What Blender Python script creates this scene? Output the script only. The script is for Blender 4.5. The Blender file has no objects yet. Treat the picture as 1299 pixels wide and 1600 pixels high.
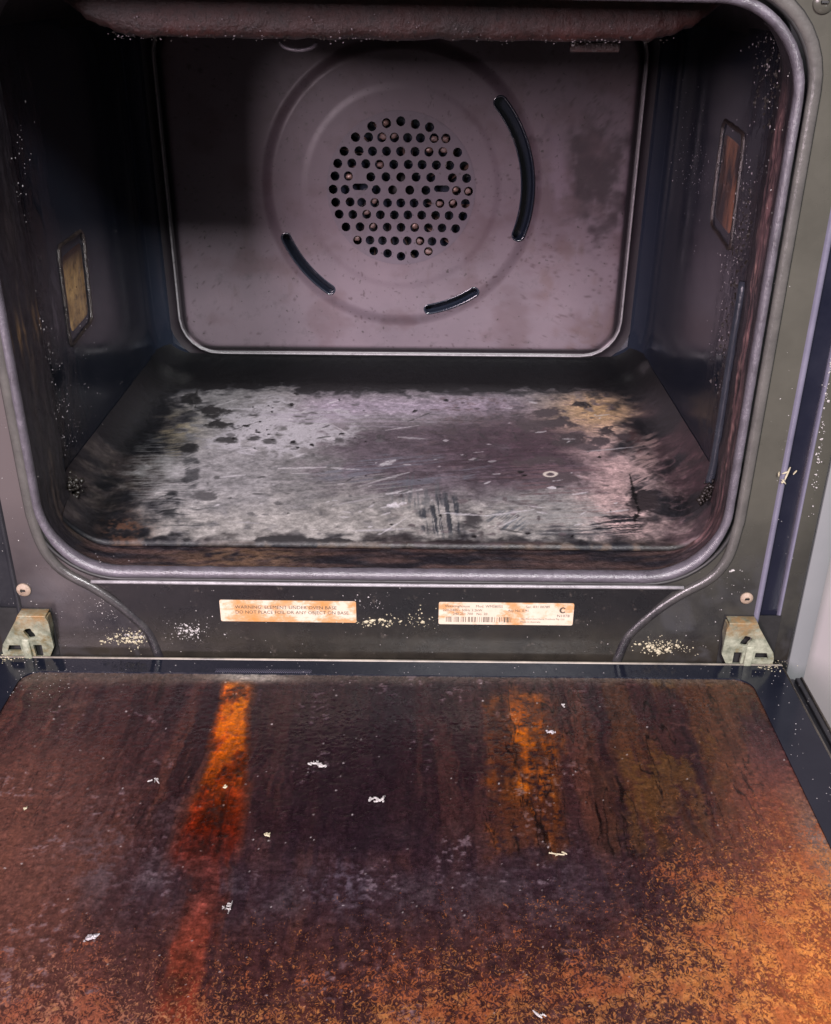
import bpy, bmesh, math, random
import numpy as np
from mathutils import Vector, Matrix, noise as mnoise
S = bpy.context.scene
COL = S.collection
rnd = random.Random(7)

# ------------------------------------------------------------------ camera
CAM = np.array([0.0234, -0.6237, 0.3644]); YAW, PITCH, ROLL, FPX = -0.0053, 0.472, 0.0075, 1571.3
PW, PH = 1299.0, 1600.0
def cam_axes():
    cy, sy, cp, sp = math.cos(YAW), math.sin(YAW), math.cos(PITCH), math.sin(PITCH)
    f = np.array([sy*cp, cy*cp, -sp]); r = np.array([cy, -sy, 0.0]); u = np.cross(r, f)
    return math.cos(ROLL)*r+math.sin(ROLL)*u, -math.sin(ROLL)*r+math.cos(ROLL)*u, f
RX, UX, FX = cam_axes()
cd = bpy.data.cameras.new('camera'); cam = bpy.data.objects.new('camera', cd); COL.objects.link(cam)
cd.sensor_fit = 'VERTICAL'; cd.sensor_height = 24; cd.lens = FPX/PH*24; cd.clip_start = .01; cd.clip_end = 100
cam.matrix_world = Matrix(((RX[0], UX[0], -FX[0], CAM[0]), (RX[1], UX[1], -FX[1], CAM[1]), (RX[2], UX[2], -FX[2], CAM[2]), (0, 0, 0, 1)))
S.camera = cam
def at(px, py, ax, v):                       # point of the plane axis=v that the photograph shows at a pixel
    d = RX*(px-PW/2)/FPX - UX*(py-PH/2)/FPX + FX
    return CAM + d*(v-CAM[ax])/d[ax]
def px_of(P):                                # picture position of world points, for measuring stains on a surface
    q = P-CAM; z = q@FX
    return PW/2+FPX*(q@RX)/z, PH/2-FPX*(q@UX)/z

# ------------------------------------------------------------------ light
S.view_settings.view_transform = 'Standard'; S.view_settings.look = 'None'
S.cycles.caustics_reflective = False; S.cycles.caustics_refractive = False
S.view_settings.exposure = 0; S.view_settings.gamma = 1
w = bpy.data.worlds.new('World'); S.world = w; w.use_nodes = True
nt = w.node_tree; bg = nt.nodes['Background']
tc = nt.nodes.new('ShaderNodeTexCoord'); sp = nt.nodes.new('ShaderNodeSeparateXYZ'); rp = nt.nodes.new('ShaderNodeValToRGB')
mp = nt.nodes.new('ShaderNodeMapRange'); mp.inputs[1].default_value = -1; mp.inputs[2].default_value = 1
nt.links.new(tc.outputs['Generated'], sp.inputs[0]); nt.links.new(sp.outputs['Z'], mp.inputs[0]); nt.links.new(mp.outputs[0], rp.inputs[0]); nt.links.new(rp.outputs[0], bg.inputs[0])
rp.color_ramp.elements[0].position = .35; rp.color_ramp.elements[0].color = (.26, .26, .25, 1)
rp.color_ramp.elements[1].position = .65; rp.color_ramp.elements[1].color = (.42, .47, .60, 1)
bg.inputs[1].default_value = .19
def area(name, loc, target, sx, sy, power, col):
    l = bpy.data.lights.new(name, 'AREA'); l.shape = 'RECTANGLE'; l.size = sx; l.size_y = sy; l.energy = power; l.color = col
    o = bpy.data.objects.new(name, l); COL.objects.link(o); o.location = loc
    o.rotation_euler = (Vector(target)-Vector(loc)).to_track_quat('-Z', 'Y').to_euler()
    return o
area('ceiling_light', (.25, -2.0, 1.55), (0, .1, .1), .6, .35, 150, (1, .97, .98))
area('window_light', (-1.0, -2.3, 1.00), (.05, .3, .15), .55, .95, 136, (1, .80, .89))

# ------------------------------------------------------------------ helpers
def lin(c):
    return tuple((v/255/12.92 if v/255 <= .04045 else ((v/255+.055)/1.055)**2.4) for v in c)
def lina(a):
    a = np.clip(np.asarray(a, float)/255, 0, 1); return np.where(a <= .04045, a/12.92, ((a+.055)/1.055)**2.4)
def link(name, me, mat=None, parent=None, smooth=True):
    o = bpy.data.objects.new(name, me); COL.objects.link(o)
    if mat is not None: me.materials.append(mat)
    if parent is not None: o.parent = parent
    if smooth: me.polygons.foreach_set('use_smooth', [True]*len(me.polygons))
    return o
def mesh(name, V, F, mat=None, parent=None, smooth=True, angle=None):
    me = bpy.data.meshes.new(name); me.from_pydata([tuple(map(float, v)) for v in V], [], F); me.update()
    bm = bmesh.new(); bm.from_mesh(me); bmesh.ops.recalc_face_normals(bm, faces=bm.faces)
    if angle:
        for e in bm.edges:
            if len(e.link_faces) == 2 and e.calc_face_angle(0) > math.radians(angle): e.smooth = False
    bm.to_mesh(me); bm.free()
    return link(name, me, mat, parent, smooth)
def frombm(name, bm, mat, parent, smooth=False, angle=None):
    bmesh.ops.recalc_face_normals(bm, faces=bm.faces)
    if angle:
        for e in bm.edges:
            if len(e.link_faces) == 2 and e.calc_face_angle(0) > math.radians(angle): e.smooth = False
    me = bpy.data.meshes.new(name); bm.to_mesh(me); bm.free()
    return link(name, me, mat, parent, smooth or bool(angle))
def box(name, lo, hi, mat, parent, bev=0.0, seg=2):
    bm = bmesh.new(); bmesh.ops.create_cube(bm, size=1)
    for v in bm.verts: v.co = [lo[i]+(v.co[i]+.5)*(hi[i]-lo[i]) for i in range(3)]
    if bev: bmesh.ops.bevel(bm, geom=bm.edges[:], offset=bev, segments=seg, affect='EDGES', profile=.5)
    return frombm(name, bm, mat, parent, angle=35 if bev else None)
def loftgeo(loops, closed=True):
    N = len(loops[0]); V = [p for l in loops for p in l]; F = []
    for i in range(len(loops)-1):
        for j in range(N if closed else N-1):
            k = (j+1) % N; F.append((i*N+j, i*N+k, (i+1)*N+k, (i+1)*N+j))
    return V, F
def sweep(path, prof, closed, up=(0, -1, 0), sc=None):
    """profile (a,b): a along the sideways normal, b along up; path in 3D"""
    up = np.array(up, float); P = np.array(path, float); n = len(P); loops = []
    for i in range(n):
        t = (P[(i+1) % n]-P[i-1]) if closed else P[min(i+1, n-1)]-P[max(i-1, 0)]
        t /= np.linalg.norm(t)+1e-12; s = np.cross(t, up); s /= np.linalg.norm(s)+1e-12; u = np.cross(s, t)
        k = 1 if sc is None else sc[i]; loops.append([P[i]+s*a*k+u*b*k for a, b in prof])
    if closed: loops.append(loops[0])
    return loftgeo(loops, True)
def circle_prof(r, n=10, sq=1.0): return [(r*math.cos(2*math.pi*k/n), sq*r*math.sin(2*math.pi*k/n)) for k in range(n)]
def tube(name, path, r, mat, parent, closed=False, n=10, up=(0, -1, 0)):
    V, F = sweep(path, circle_prof(r, n), closed, up)
    if not closed:
        m = len(path); F += [tuple(range(n)), tuple((m-1)*n+k for k in range(n))]
    return mesh(name, V, F, mat, parent)
def rrect(hw, z0, z1, r, nc=12, ns=24, rb=None):
    """rounded rectangle outline in (x,z), same count for any size"""
    rb = r if rb is None else rb; out = []
    cs = [(hw-rb, z0+rb, rb, -90), (hw-r, z1-r, r, 0), (-hw+r, z1-r, r, 90), (-hw+rb, z0+rb, rb, 180)]
    for i, (cx, cz, rr, a) in enumerate(cs):
        arc = [(cx+rr*math.cos(math.radians(a+90*k/nc)), cz+rr*math.sin(math.radians(a+90*k/nc))) for k in range(nc+1)]
        out += arc
        nx = cs[(i+1) % 4]; a2 = nx[3]; e = (nx[0]+nx[2]*math.cos(math.radians(a2)), nx[1]+nx[2]*math.sin(math.radians(a2)))
        for k in range(1, ns): out.append((arc[-1][0]+(e[0]-arc[-1][0])*k/ns, arc[-1][1]+(e[1]-arc[-1][1])*k/ns))
    if z1 > .355: out = [(x, z-x*.011*max(0, z)/z1) for x, z in out]      # the pressed opening is a touch out of square
    return out
def fill_holes(outer, holes):
    """triangulated flat plate with holes, 2D points"""
    bm = bmesh.new(); E = []
    for lp in [outer]+holes:
        vs = [bm.verts.new((p[0], 0, p[1])) for p in lp]
        E += [bm.edges.new((vs[i], vs[(i+1) % len(vs)])) for i in range(len(vs))]
    bmesh.ops.triangle_fill(bm, use_beauty=True, use_dissolve=False, edges=E, normal=(0, -1, 0))
    return bm
def plate(name, outer, holes, y0, y1, mat, parent, fy=None):
    """plate with holes from y0 (front) to y1 (back)"""
    bm = fill_holes(outer, holes)
    for v in bm.verts: v.co.y = y0
    r = bmesh.ops.extrude_face_region(bm, geom=bm.faces[:])
    for g in r['geom']:
        if isinstance(g, bmesh.types.BMVert): g.co.y = y1
    if fy:
        for v in bm.verts: v.co.y += fy(v.co.x, v.co.z)
    return frombm(name, bm, mat, parent)
def arc(cx, cz, r, n=20): return [(cx+r*math.cos(2*math.pi*k/n), cz+r*math.sin(2*math.pi*k/n)) for k in range(n)]
def capsule(cx, cz, hw, r, n=8):
    return [(cx+hw+r*math.cos(math.pi*(k/n-.5)), cz+r*math.sin(math.pi*(k/n-.5))) for k in range(n+1)] + \
           [(cx-hw+r*math.cos(math.pi*(k/n+.5)), cz+r*math.sin(math.pi*(k/n+.5))) for k in range(n+1)]
def smooth_path(pts, n=8):
    P = [np.array(p, float) for p in pts]; P = [2*P[0]-P[1]]+P+[2*P[-1]-P[-2]]; out = []
    for i in range(1, len(P)-2):
        for k in range(n):
            t = k/n; out.append(.5*((2*P[i])+(-P[i-1]+P[i+1])*t+(2*P[i-1]-5*P[i]+4*P[i+1]-P[i+2])*t*t+(-P[i-1]+3*P[i]-3*P[i+1]+P[i+2])*t**3))
    return out+[P[-2]]
def tag(o, label=None, cat=None, group=None, kind=None):
    if label: o['label'] = label
    if cat: o['category'] = cat
    if group: o['group'] = group
    if kind: o['kind'] = kind
    return o
# numpy noise
def vnoise(x, y, seed=0):
    xi = np.floor(x).astype(np.int64); yi = np.floor(y).astype(np.int64); fx = x-xi; fy = y-yi
    fx = fx*fx*fx*(fx*(fx*6-15)+10); fy = fy*fy*fy*(fy*(fy*6-15)+10)
    def h(a, b):
        n = (a*374761393+b*668265263+seed*974634777) & 0xffffffff
        n = ((n ^ (n >> 13))*1274126177) & 0xffffffff; n = ((n ^ (n >> 16))*2246822519) & 0xffffffff
        return ((n ^ (n >> 15)) & 0xffff)/65535.0
    return (h(xi, yi)*(1-fx)+h(xi+1, yi)*fx)*(1-fy)+(h(xi, yi+1)*(1-fx)+h(xi+1, yi+1)*fx)*fy
def fbm(x, y, seed=0, o=4, g=.5):
    s = 0; a = 1; t = 0
    for i in range(o):
        s = s+a*vnoise(x*2**i+17.3*i, y*2**i-9.1*i, seed+i); t += a; a *= g
    return s/t
def sst(a, b, x):
    t = np.clip((x-a)/(b-a), 0, 1); return t*t*(3-2*t)
def mixc(c, d, m): return c*(1-m[..., None])+np.asarray(d, float)*m[..., None]
def set_col(me, rgb, name='stain'):  # the layer also holds painted reflections, haze and dark edges
    a = me.color_attributes.new(name, 'FLOAT_COLOR', 'POINT'); n = len(me.vertices)
    d = np.ones((n, 4), np.float32); d[:, :3] = rgb; a.data.foreach_set('color', d.ravel())

# ------------------------------------------------------------------ materials
class N:
    def __init__(s, name):
        s.m = bpy.data.materials.new(name); s.m.use_nodes = True; s.t = s.m.node_tree; s.b = s.t.nodes['Principled BSDF']
        s.tc = s.t.nodes.new('ShaderNodeTexCoord')
    def n(s, typ, **kw):
        o = s.t.nodes.new(typ)
        for k, v in kw.items(): setattr(o, k, v)
        return o
    def l(s, a, b): s.t.links.new(a, b)
    def noise(s, scale, detail=6, rough=.6, stretch=(1, 1, 1), dist=0.0):
        m = s.n('ShaderNodeMapping'); m.inputs['Scale'].default_value = stretch; s.l(s.tc.outputs['Object'], m.inputs['Vector'])
        t = s.n('ShaderNodeTexNoise'); t.inputs['Scale'].default_value = scale; t.inputs['Detail'].default_value = detail
        t.inputs['Roughness'].default_value = rough; t.inputs['Distortion'].default_value = dist; s.l(m.outputs[0], t.inputs['Vector'])
        return t.outputs['Fac']
    def ramp(s, fac, stops):
        r = s.n('ShaderNodeValToRGB'); e = r.color_ramp.elements
        while len(e) < len(stops): e.new(.5)
        for q, (p, c) in zip(e, stops):
            q.position = p; q.color = (c, c, c, 1) if isinstance(c, (int, float)) else (*c[:3], 1)
        s.l(fac, r.inputs[0]); return r.outputs[0]
    def mix(s, fac, a, b, mode='MIX'):
        x = s.n('ShaderNodeMix', data_type='RGBA', blend_type=mode)
        for i, v in ((0, fac), (6, a), (7, b)):
            if hasattr(v, 'node'): s.l(v, x.inputs[i])
            elif isinstance(v, (int, float)): x.inputs[i].default_value = v
            else: x.inputs[i].default_value = (*v[:3], 1)
        return x.outputs[2]
    def bump(s, h, strength, dist):
        b = s.n('ShaderNodeBump'); b.inputs['Strength'].default_value = strength; b.inputs['Distance'].default_value = dist
        s.l(h, b.inputs['Height']); s.l(b.outputs[0], s.b.inputs['Normal'])
    def set(s, **kw):
        names = dict(base='Base Color', rough='Roughness', metal='Metallic', spec='Specular IOR Level', coat='Coat Weight', coatr='Coat Roughness', alpha='Alpha', trans='Transmission Weight')
        for k, v in kw.items():
            i = s.b.inputs[names[k]]
            if hasattr(v, 'node'): s.l(v, i)
            elif isinstance(v, (int, float)): i.default_value = v
            else: i.default_value = (*v[:3], 1)
        return s
def grey(v): return (v, v, v)

def enamel(name, c1, c2, rough, bumpk=.15, scale=35, stretch=(1, 1, 1), spec=.5, metal=0.0):
    m = N(name); c1 = tuple(x*.55 for x in c1); c2 = tuple(x*.55 for x in c2); f = m.noise(scale, 7, .65, stretch); f2 = m.noise(scale*.15, 4, .6)
    c = m.mix(m.ramp(f, [(.3, 0), (.72, 1)]), c1, c2)
    c = m.mix(m.ramp(f2, [(.35, 0), (.75, .5)]), c, c2)
    m.set(base=c, rough=m.ramp(f, [(.2, rough*.75), (.8, min(1, rough*1.3))]), spec=spec, metal=metal)
    m.bump(m.noise(scale*6, 5, .7, stretch), bumpk, .0006); return m.m
M = {}
M['frame'] = enamel('frame_enamel', (.046, .043, .035), (.078, .072, .060), .36, .12, 18)
def side_mat():
    m = N('cavity_enamel_greasy'); f = m.noise(14, 7, .65, (1, 1, .4)); c = m.mix(m.ramp(f, [(.3, 0), (.72, 1)]), (.008, .011, .019), (.015, .018, .027))
    s_ = m.n('ShaderNodeSeparateXYZ'); m.l(m.tc.outputs['Object'], s_.inputs[0])
    q = m.n('ShaderNodeMapRange'); m.l(s_.outputs[1], q.inputs[0]); q.inputs[1].default_value = .20; q.inputs[2].default_value = .07
    cr = m.n('ShaderNodeMath', operation='MULTIPLY'); m.l(q.outputs[0], cr.inputs[0]); m.l(m.ramp(m.noise(48, 7, .72, (1, 1, .45), .6), [(.46, 0), (.60, 1)]), cr.inputs[1])
    c = m.mix(cr.outputs[0], c, m.mix(m.ramp(m.noise(170, 5, .7, (1, 1, .5)), [(.4, 0), (.7, 1)]), (.008, .007, .008), (.045, .024, .021)))
    r = m.ramp(m.noise(9, 6, .7), [(.35, .07), (.70, .26)]); r = m.mix(cr.outputs[0], r, grey(.34))
    m.set(base=c, rough=r, spec=.8)
    h = m.n('ShaderNodeMath', operation='ADD'); k = m.n('ShaderNodeMath', operation='MULTIPLY'); m.l(cr.outputs[0], k.inputs[0]); m.l(m.noise(200, 6, .75), k.inputs[1]); m.l(k.outputs[0], h.inputs[0])
    k2 = m.n('ShaderNodeMath', operation='MULTIPLY'); m.l(m.noise(40, 4, .6), k2.inputs[0]); k2.inputs[1].default_value = .05; m.l(k2.outputs[0], h.inputs[1])
    m.bump(h.outputs[0], .6, .002); return m.m
M['side'] = side_mat()
M['ceil'] = enamel('ceiling_enamel', (.006, .006, .008), (.014, .013, .014), .4, .2, 20)
def frame_mat():
    m = N('frame_enamel_greasy_reflection'); f = m.noise(18, 6, .6); c = m.mix(m.ramp(f, [(.3, 0), (.72, 1)]), (.034, .033, .027), (.050, .048, .039))
    s_ = m.n('ShaderNodeSeparateXYZ'); m.l(m.tc.outputs['Object'], s_.inputs[0])
    def mr(i, a, b):
        q = m.n('ShaderNodeMapRange'); m.l(s_.outputs[i], q.inputs[0]); q.inputs[1].default_value = a; q.inputs[2].default_value = b; return q.outputs[0]
    def mul(a, b, op='MULTIPLY'):
        q = m.n('ShaderNodeMath', operation=op); q.use_clamp = True
        for i, v in enumerate((a, b)):
            if hasattr(v, 'node'): m.l(v, q.inputs[i])
            else: q.inputs[i].default_value = v
        return q.outputs[0]
    c = m.mix(mr(0, .0, -.26), c, (.064, .053, .053))  # pinkish room reflection put into the colour towards the left
    g = mul(mr(2, .055, -.045), m.ramp(m.noise(14, 5, .65), [(.25, .25), (.62, 1)]))      # dark reflection of the open door painted low down, broken into smudges
    c = m.mix(mul(g, 1.0), c, (.0055, .0055, .0075))
    c = m.mix(mul(mul(mr(2, -.050, -.066), m.ramp(m.noise(25, 4, .6), [(.3, .3), (.6, 1)])), .8), c, (.017, .014, .010))  # brown of the door's reflection painted along the bottom
    sm = m.noise(30, 3, .5, (1, 1, 1), 1.2); c = m.mix(mul(m.ramp(sm, [(.55, 0), (.72, .5)]), g), c, (.04, .04, .044))
    sp_ = m.noise(420, 2, .5); c = m.mix(m.ramp(sp_, [(.73, 0), (.78, .8)]), c, (.02, .018, .016))
    m.set(base=c, rough=m.ramp(f, [(.2, .22), (.8, .34)]), spec=.3); m.bump(m.noise(120, 5, .7), .10, .0006); return m.m
M['frame'] = frame_mat()
def lower_mat():
    m = N('lower_panel_greasy'); f = m.noise(20, 7, .65, (1, 1, 1.6)); c = m.mix(m.ramp(f, [(.3, 0), (.72, 1)]), (.003, .003, .004), (.008, .007, .0075))
    s_ = m.n('ShaderNodeSeparateXYZ'); m.l(m.tc.outputs['Object'], s_.inputs[0])
    q = m.n('ShaderNodeMapRange'); m.l(s_.outputs[2], q.inputs[0]); q.inputs[1].default_value = -.034; q.inputs[2].default_value = -.060
    c = m.mix(q.outputs[0], c, m.mix(m.ramp(m.noise(45, 6, .7), [(.3, 0), (.7, 1)]), (.008, .007, .006), (.018, .0155, .012)))
    g = m.noise(150, 4, .7); c = m.mix(m.ramp(g, [(.62, 0), (.74, .6)]), c, (.06, .05, .043))
    m.set(base=c, rough=m.ramp(f, [(.2, .22), (.8, .36)]), spec=.3); m.bump(m.noise(140, 5, .7), .2, .0006); return m.m
M['lower'] = lower_mat()
M['back'] = None
M['bead'] = enamel('rolled_edge_enamel', (.06, .054, .063), (.15, .135, .16), .24, .9, 90)
M['lip'] = enamel('edge_highlight_enamel', (.16, .15, .16), (.42, .40, .42), .3, .8, 120)  # white edge highlight put into the enamel colour
def rib_mat():
    m = N('pressed_rib_enamel'); f = m.noise(60, 6, .65); c = m.mix(m.ramp(f, [(.3, 0), (.72, 1)]), (.040, .038, .036), (.070, .066, .061))
    s_ = m.n('ShaderNodeSeparateXYZ'); m.l(m.tc.outputs['Object'], s_.inputs[0])
    q = m.n('ShaderNodeMapRange'); m.l(s_.outputs[2], q.inputs[0]); q.inputs[1].default_value = .02; q.inputs[2].default_value = -.04
    g = m.n('ShaderNodeMath', operation='MULTIPLY'); m.l(q.outputs[0], g.inputs[0]); m.l(m.ramp(m.noise(70, 5, .7), [(.3, .55), (.6, 1)]), g.inputs[1])
    c = m.mix(g.outputs[0], c, (.012, .011, .013)); m.set(base=c, rough=.26, spec=.5); m.bump(m.noise(240, 5, .7), .5, .0008); return m.m
M['rib'] = rib_mat()
M['black'] = enamel('black_gap', (.004, .004, .004), (.010, .009, .009), .6, .2)
M['navy'] = enamel('side_trim_blue_black', (.008, .009, .018), (.015, .016, .027), .22, .08)
M['trimlight'] = enamel('trim_edge_highlight_enamel', (.11, .105, .15), (.19, .18, .24), .3, .1)
M['hinge'] = None
M['border'] = enamel('door_border_glass', (.006, .008, .016), (.014, .016, .026), .14, .05, 25, spec=.3)
M['doorbody'] = enamel('door_body_enamel', (.012, .012, .016), (.03, .03, .035), .35, .2, 30)
M['door_highlight'] = enamel('door_edge_highlight', (.12, .11, .10), (.42, .37, .30), .45, .5, 70)  # cream edge highlight put into the colour
M['print'] = enamel('label_ink', (.02, .018, .016), (.12, .09, .06), .8, 0, 400)
M['dust'] = enamel('pale_crumb', (.26, .245, .24), (.58, .545, .53), .7, .5, 400)
M['yel'] = enamel('yellowish_crumb', (.32, .28, .17), (.60, .54, .38), .75, .3, 300)
M['char'] = enamel('charred_crumb', (.01, .009, .008), (.035, .028, .022), .45, .3, 300)
M['drop'] = enamel('baked_droplet', (.16, .14, .15), (.6, .56, .58), .22, .2, 400)

def back_mat():
    m = N('back_wall_enamel'); g = m.noise(70, 6, .7); big = m.noise(9, 5, .6)
    c = m.mix(m.ramp(big, [(.3, 0), (.7, 1)]), (.074, .059, .070), (.104, .079, .093))
    c = m.mix(m.ramp(g, [(.56, 0), (.78, .55)]), c, (.024, .019, .021))
    st = m.noise(40, 5, .7, (1, 1, .25))
    c = m.mix(m.ramp(st, [(.60, 0), (.8, .45)]), c, (.050, .030, .022))
    sk = m.noise(230, 3, .5); c = m.mix(m.ramp(sk, [(.68, 0), (.74, .8)]), c, (.02, .015, .015))
    at_ = m.n('ShaderNodeVertexColor', layer_name='stain')
    c = m.mix(1.0, c, at_.outputs[0], 'MULTIPLY')
    m.set(base=c, rough=m.ramp(g, [(.2, .34), (.8, .5)]), spec=.5)
    m.bump(m.noise(300, 4, .6), .12, .0005); return m.m
M['back'] = back_mat()

def stain_mat(name, rough0, rough1, bscale, bk, bdist, k, gr=.5, coat=0.0, spec=.4, fine=260, stretch=(1, 1, 1)):
    m = N(name); a = m.n('ShaderNodeVertexColor', layer_name='stain'); g = m.noise(fine, 4, .7, stretch)
    c = m.mix(1.0, a.outputs[0], m.ramp(g, [(.2, 1-gr), (.8, 1+gr)]), 'MULTIPLY')
    if name == 'burnt_floor_ash':
        c = m.mix(m.ramp(m.noise(520, 4, .7, (1, 1.6, 1), .8), [(.66, 0), (.72, .75)]), c, m.mix(1.0, c, grey(1.9), 'MULTIPLY'))
        c = m.mix(m.ramp(m.noise(610, 4, .7, (1, 1.4, 1), 1.2), [(.64, 0), (.71, .7)]), c, m.mix(1.0, c, grey(.35), 'MULTIPLY'))
    c = m.mix(1.0, c, grey(k), 'MULTIPLY')
    m.set(base=c, rough=m.ramp(m.noise(fine*.3, 5, .6), [(.25, rough0), (.75, rough1)]), spec=spec, coat=coat, coatr=.15)
    if name == 'burnt_floor_ash':
        bw = m.n('ShaderNodeRGBToBW'); m.l(a.outputs[0], bw.inputs[0]); m.set(rough=m.ramp(bw.outputs[0], [(.015, .40), (.16, .78)]))
    m.bump(m.noise(bscale, 6, .7, stretch), bk, bdist); return m.m
M['floor'] = stain_mat('burnt_floor_ash', .45, .8, 300, .4, .0008, .56, .35, fine=700)
def grease_mat():
    m = N('baked_grease_on_glass'); a = m.n('ShaderNodeVertexColor', layer_name='stain'); g2 = m.n('ShaderNodeVertexColor', layer_name='grain'); am = m.n('ShaderNodeVertexColor', layer_name='amount')  # stain layer also holds the painted oven reflection haze
    def ma(op, x, y, clamp=False):
        q = m.n('ShaderNodeMath', operation=op); q.use_clamp = clamp
        for i, v_ in enumerate((x, y)):
            if hasattr(v_, 'node'): m.l(v_, q.inputs[i])
            else: q.inputs[i].default_value = v_
        return q.outputs[0]
    n1 = m.noise(350, 3, .6, (1, .85, 1), 2.2); n2 = m.noise(150, 4, .6, (1, .8, 1), .6); nn = ma('ADD', ma('MULTIPLY', n1, .72), ma('MULTIPLY', n2, .28))
    sp_ = m.n('ShaderNodeSeparateColor'); m.l(am.outputs[0], sp_.inputs[0]); A_ = sp_.outputs[0]
    thr = ma('SUBTRACT', .650, ma('MULTIPLY', A_, .235)); k_ = ma('DIVIDE', ma('SUBTRACT', nn, thr), .085, True); k_ = ma('MULTIPLY', k_, ma('MULTIPLY', A_, 5.0, True))
    c = m.mix(ma('MULTIPLY', k_, .82), a.outputs[0], g2.outputs[0])
    f = m.noise(900, 3, .7, (1, .7, 1)); c = m.mix(1.0, c, m.ramp(f, [(.25, .62), (.75, 1.34)]), 'MULTIPLY')
    st = m.noise(300, 6, .7, (1, .22, 1), 1.2); c = m.mix(1.0, c, m.ramp(st, [(.30, .74), (.70, 1.22)]), 'MULTIPLY')
    c = m.mix(1.0, c, grey(.43), 'MULTIPLY')
    m.set(base=c, rough=m.ramp(m.noise(60, 5, .6), [(.3, .16), (.7, .42)]), spec=.32); m.bump(ma('ADD', n1, ma('MULTIPLY', st, .8)), .35, .0006); return m.m
M['grease'] = grease_mat()
M['collar'] = stain_mat('burnt_collar', .22, .55, 150, 1.0, .0022, .85, .6, 0, .5, 180, (1, 1, .25))

def hinge_mat():
    m = N('galvanised_hinge'); f = m.noise(90, 6, .7); c = m.mix(m.ramp(f, [(.35, 0), (.65, 1)]), (.085, .095, .065), (.29, .30, .225))
    c = m.mix(m.ramp(m.noise(60, 5, .7), [(.52, 0), (.66, .85)]), c, (.13, .09, .03))
    s = m.n('ShaderNodeSeparateXYZ'); m.l(m.tc.outputs['Object'], s.inputs[0])
    top = m.n('ShaderNodeMapRange'); m.l(s.outputs[2], top.inputs[0]); top.inputs[1].default_value = -.052; top.inputs[2].default_value = -.038
    mm = m.n('ShaderNodeMath', operation='MULTIPLY'); m.l(top.outputs[0], mm.inputs[0]); m.l(m.ramp(m.noise(130, 4, .7), [(.35, 0), (.6, 1)]), mm.inputs[1])
    c = m.mix(mm.outputs[0], c, (.20, .12, .05))
    m.set(base=c, rough=.5, metal=.25); m.bump(f, .6, .001); return m.m
M['hinge'] = hinge_mat()
def sticker_mat(name, amount):
    m = N(name); f = m.noise(38, 6, .72, (1, 1, 1.6)); g = m.noise(150, 5, .7)
    c = m.mix(m.ramp(g, [(.3, 0), (.8, .6)]), (.40, .345, .275), (.33, .25, .18))
    c = m.mix(m.ramp(f, [(amount, 0), (amount+.09, .75), (amount+.22, 1)]), c, (.30, .135, .035))
    c = m.mix(m.ramp(g, [(.66, 0), (.78, .7)]), c, (.12, .05, .018))
    m.set(base=c, rough=.5); m.bump(g, .2, .0003); return m.m
M['sticker'] = sticker_mat('rust_stained_label', .42); M['sticker2'] = sticker_mat('rust_spotted_label', .49)
def amber():
    m = N('amber_greasy_lens'); f = m.noise(60, 6, .7)
    c = m.mix(m.ramp(f, [(.3, 0), (.75, 1)]), (.18, .105, .038), (.60, .38, .15))
    s_ = m.n('ShaderNodeSeparateXYZ'); m.l(m.tc.outputs['Object'], s_.inputs[0]); q = m.n('ShaderNodeMapRange'); m.l(s_.outputs[2], q.inputs[0]); q.inputs[1].default_value = .158; q.inputs[2].default_value = .178
    c = m.mix(q.outputs[0], c, (.030, .016, .013)); c = m.mix(m.ramp(m.noise(150, 5, .7), [(.52, 0), (.68, .8)]), c, (.03, .017, .008))
    m.set(base=c, rough=.35, coat=.5); m.bump(m.noise(180, 5, .7), .8, .0015); return m.m
M['amber'] = amber()
def brownglass():
    m = N('brown_greasy_lens'); f = m.noise(26, 6, .7, (1, 1, .3))
    c = m.mix(m.ramp(f, [(.50, 0), (.68, 1)]), (.010, .006, .007), (.26, .105, .05))
    m.set(base=c, rough=.3, coat=.4); m.bump(m.noise(180, 5, .7), .4, .001); return m.m
M['brown'] = brownglass()
def shield():
    m = N('greasy_grill_shield'); f = m.noise(22, 6, .7, (1, 1, 2)); g = m.noise(200, 4, .7)
    c = m.mix(m.ramp(f, [(.3, 0), (.7, 1)]), (.010, .007, .0065), (.046, .014, .0115))
    c = m.mix(m.ramp(g, [(.52, 0), (.70, .8)]), c, (.005, .0045, .0045)); c = m.mix(m.ramp(m.noise(11, 5, .7), [(.50, 0), (.66, .8)]), c, (.016, .0145, .0135))
    m.set(base=c, rough=.5); m.bump(m.noise(160, 6, .7), .8, .002); return m.m
M['shield'] = shield()
M['ridge'] = enamel('wall_ridge_enamel', (.02, .024, .034), (.06, .07, .09), .25, .5, 60)
M['glimpse_clog'] = enamel('scorched_blade_glimpse', (.03, .018, .017), (.30, .19, .165), .4, .8, 260)
M['crust'] = enamel('crusted_grease', (.010, .009, .010), (.06, .045, .04), .22, 1.0, 150)
M['copper'] = enamel('scorched_impeller', (.10, .06, .05), (.34, .22, .18), .42, .4, 90, metal=.4)
M['rust'] = enamel('rusted_screw', (.22, .15, .11), (.50, .38, .28), .6, .8, 200)
M['wall'] = enamel('pale_grey_wall', (.17, .18, .185), (.21, .215, .22), .7, .1, 6)
M['wall2'] = enamel('pale_pink_wall', (.30, .27, .275), (.33, .30, .30), .7, .1, 6)

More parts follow.
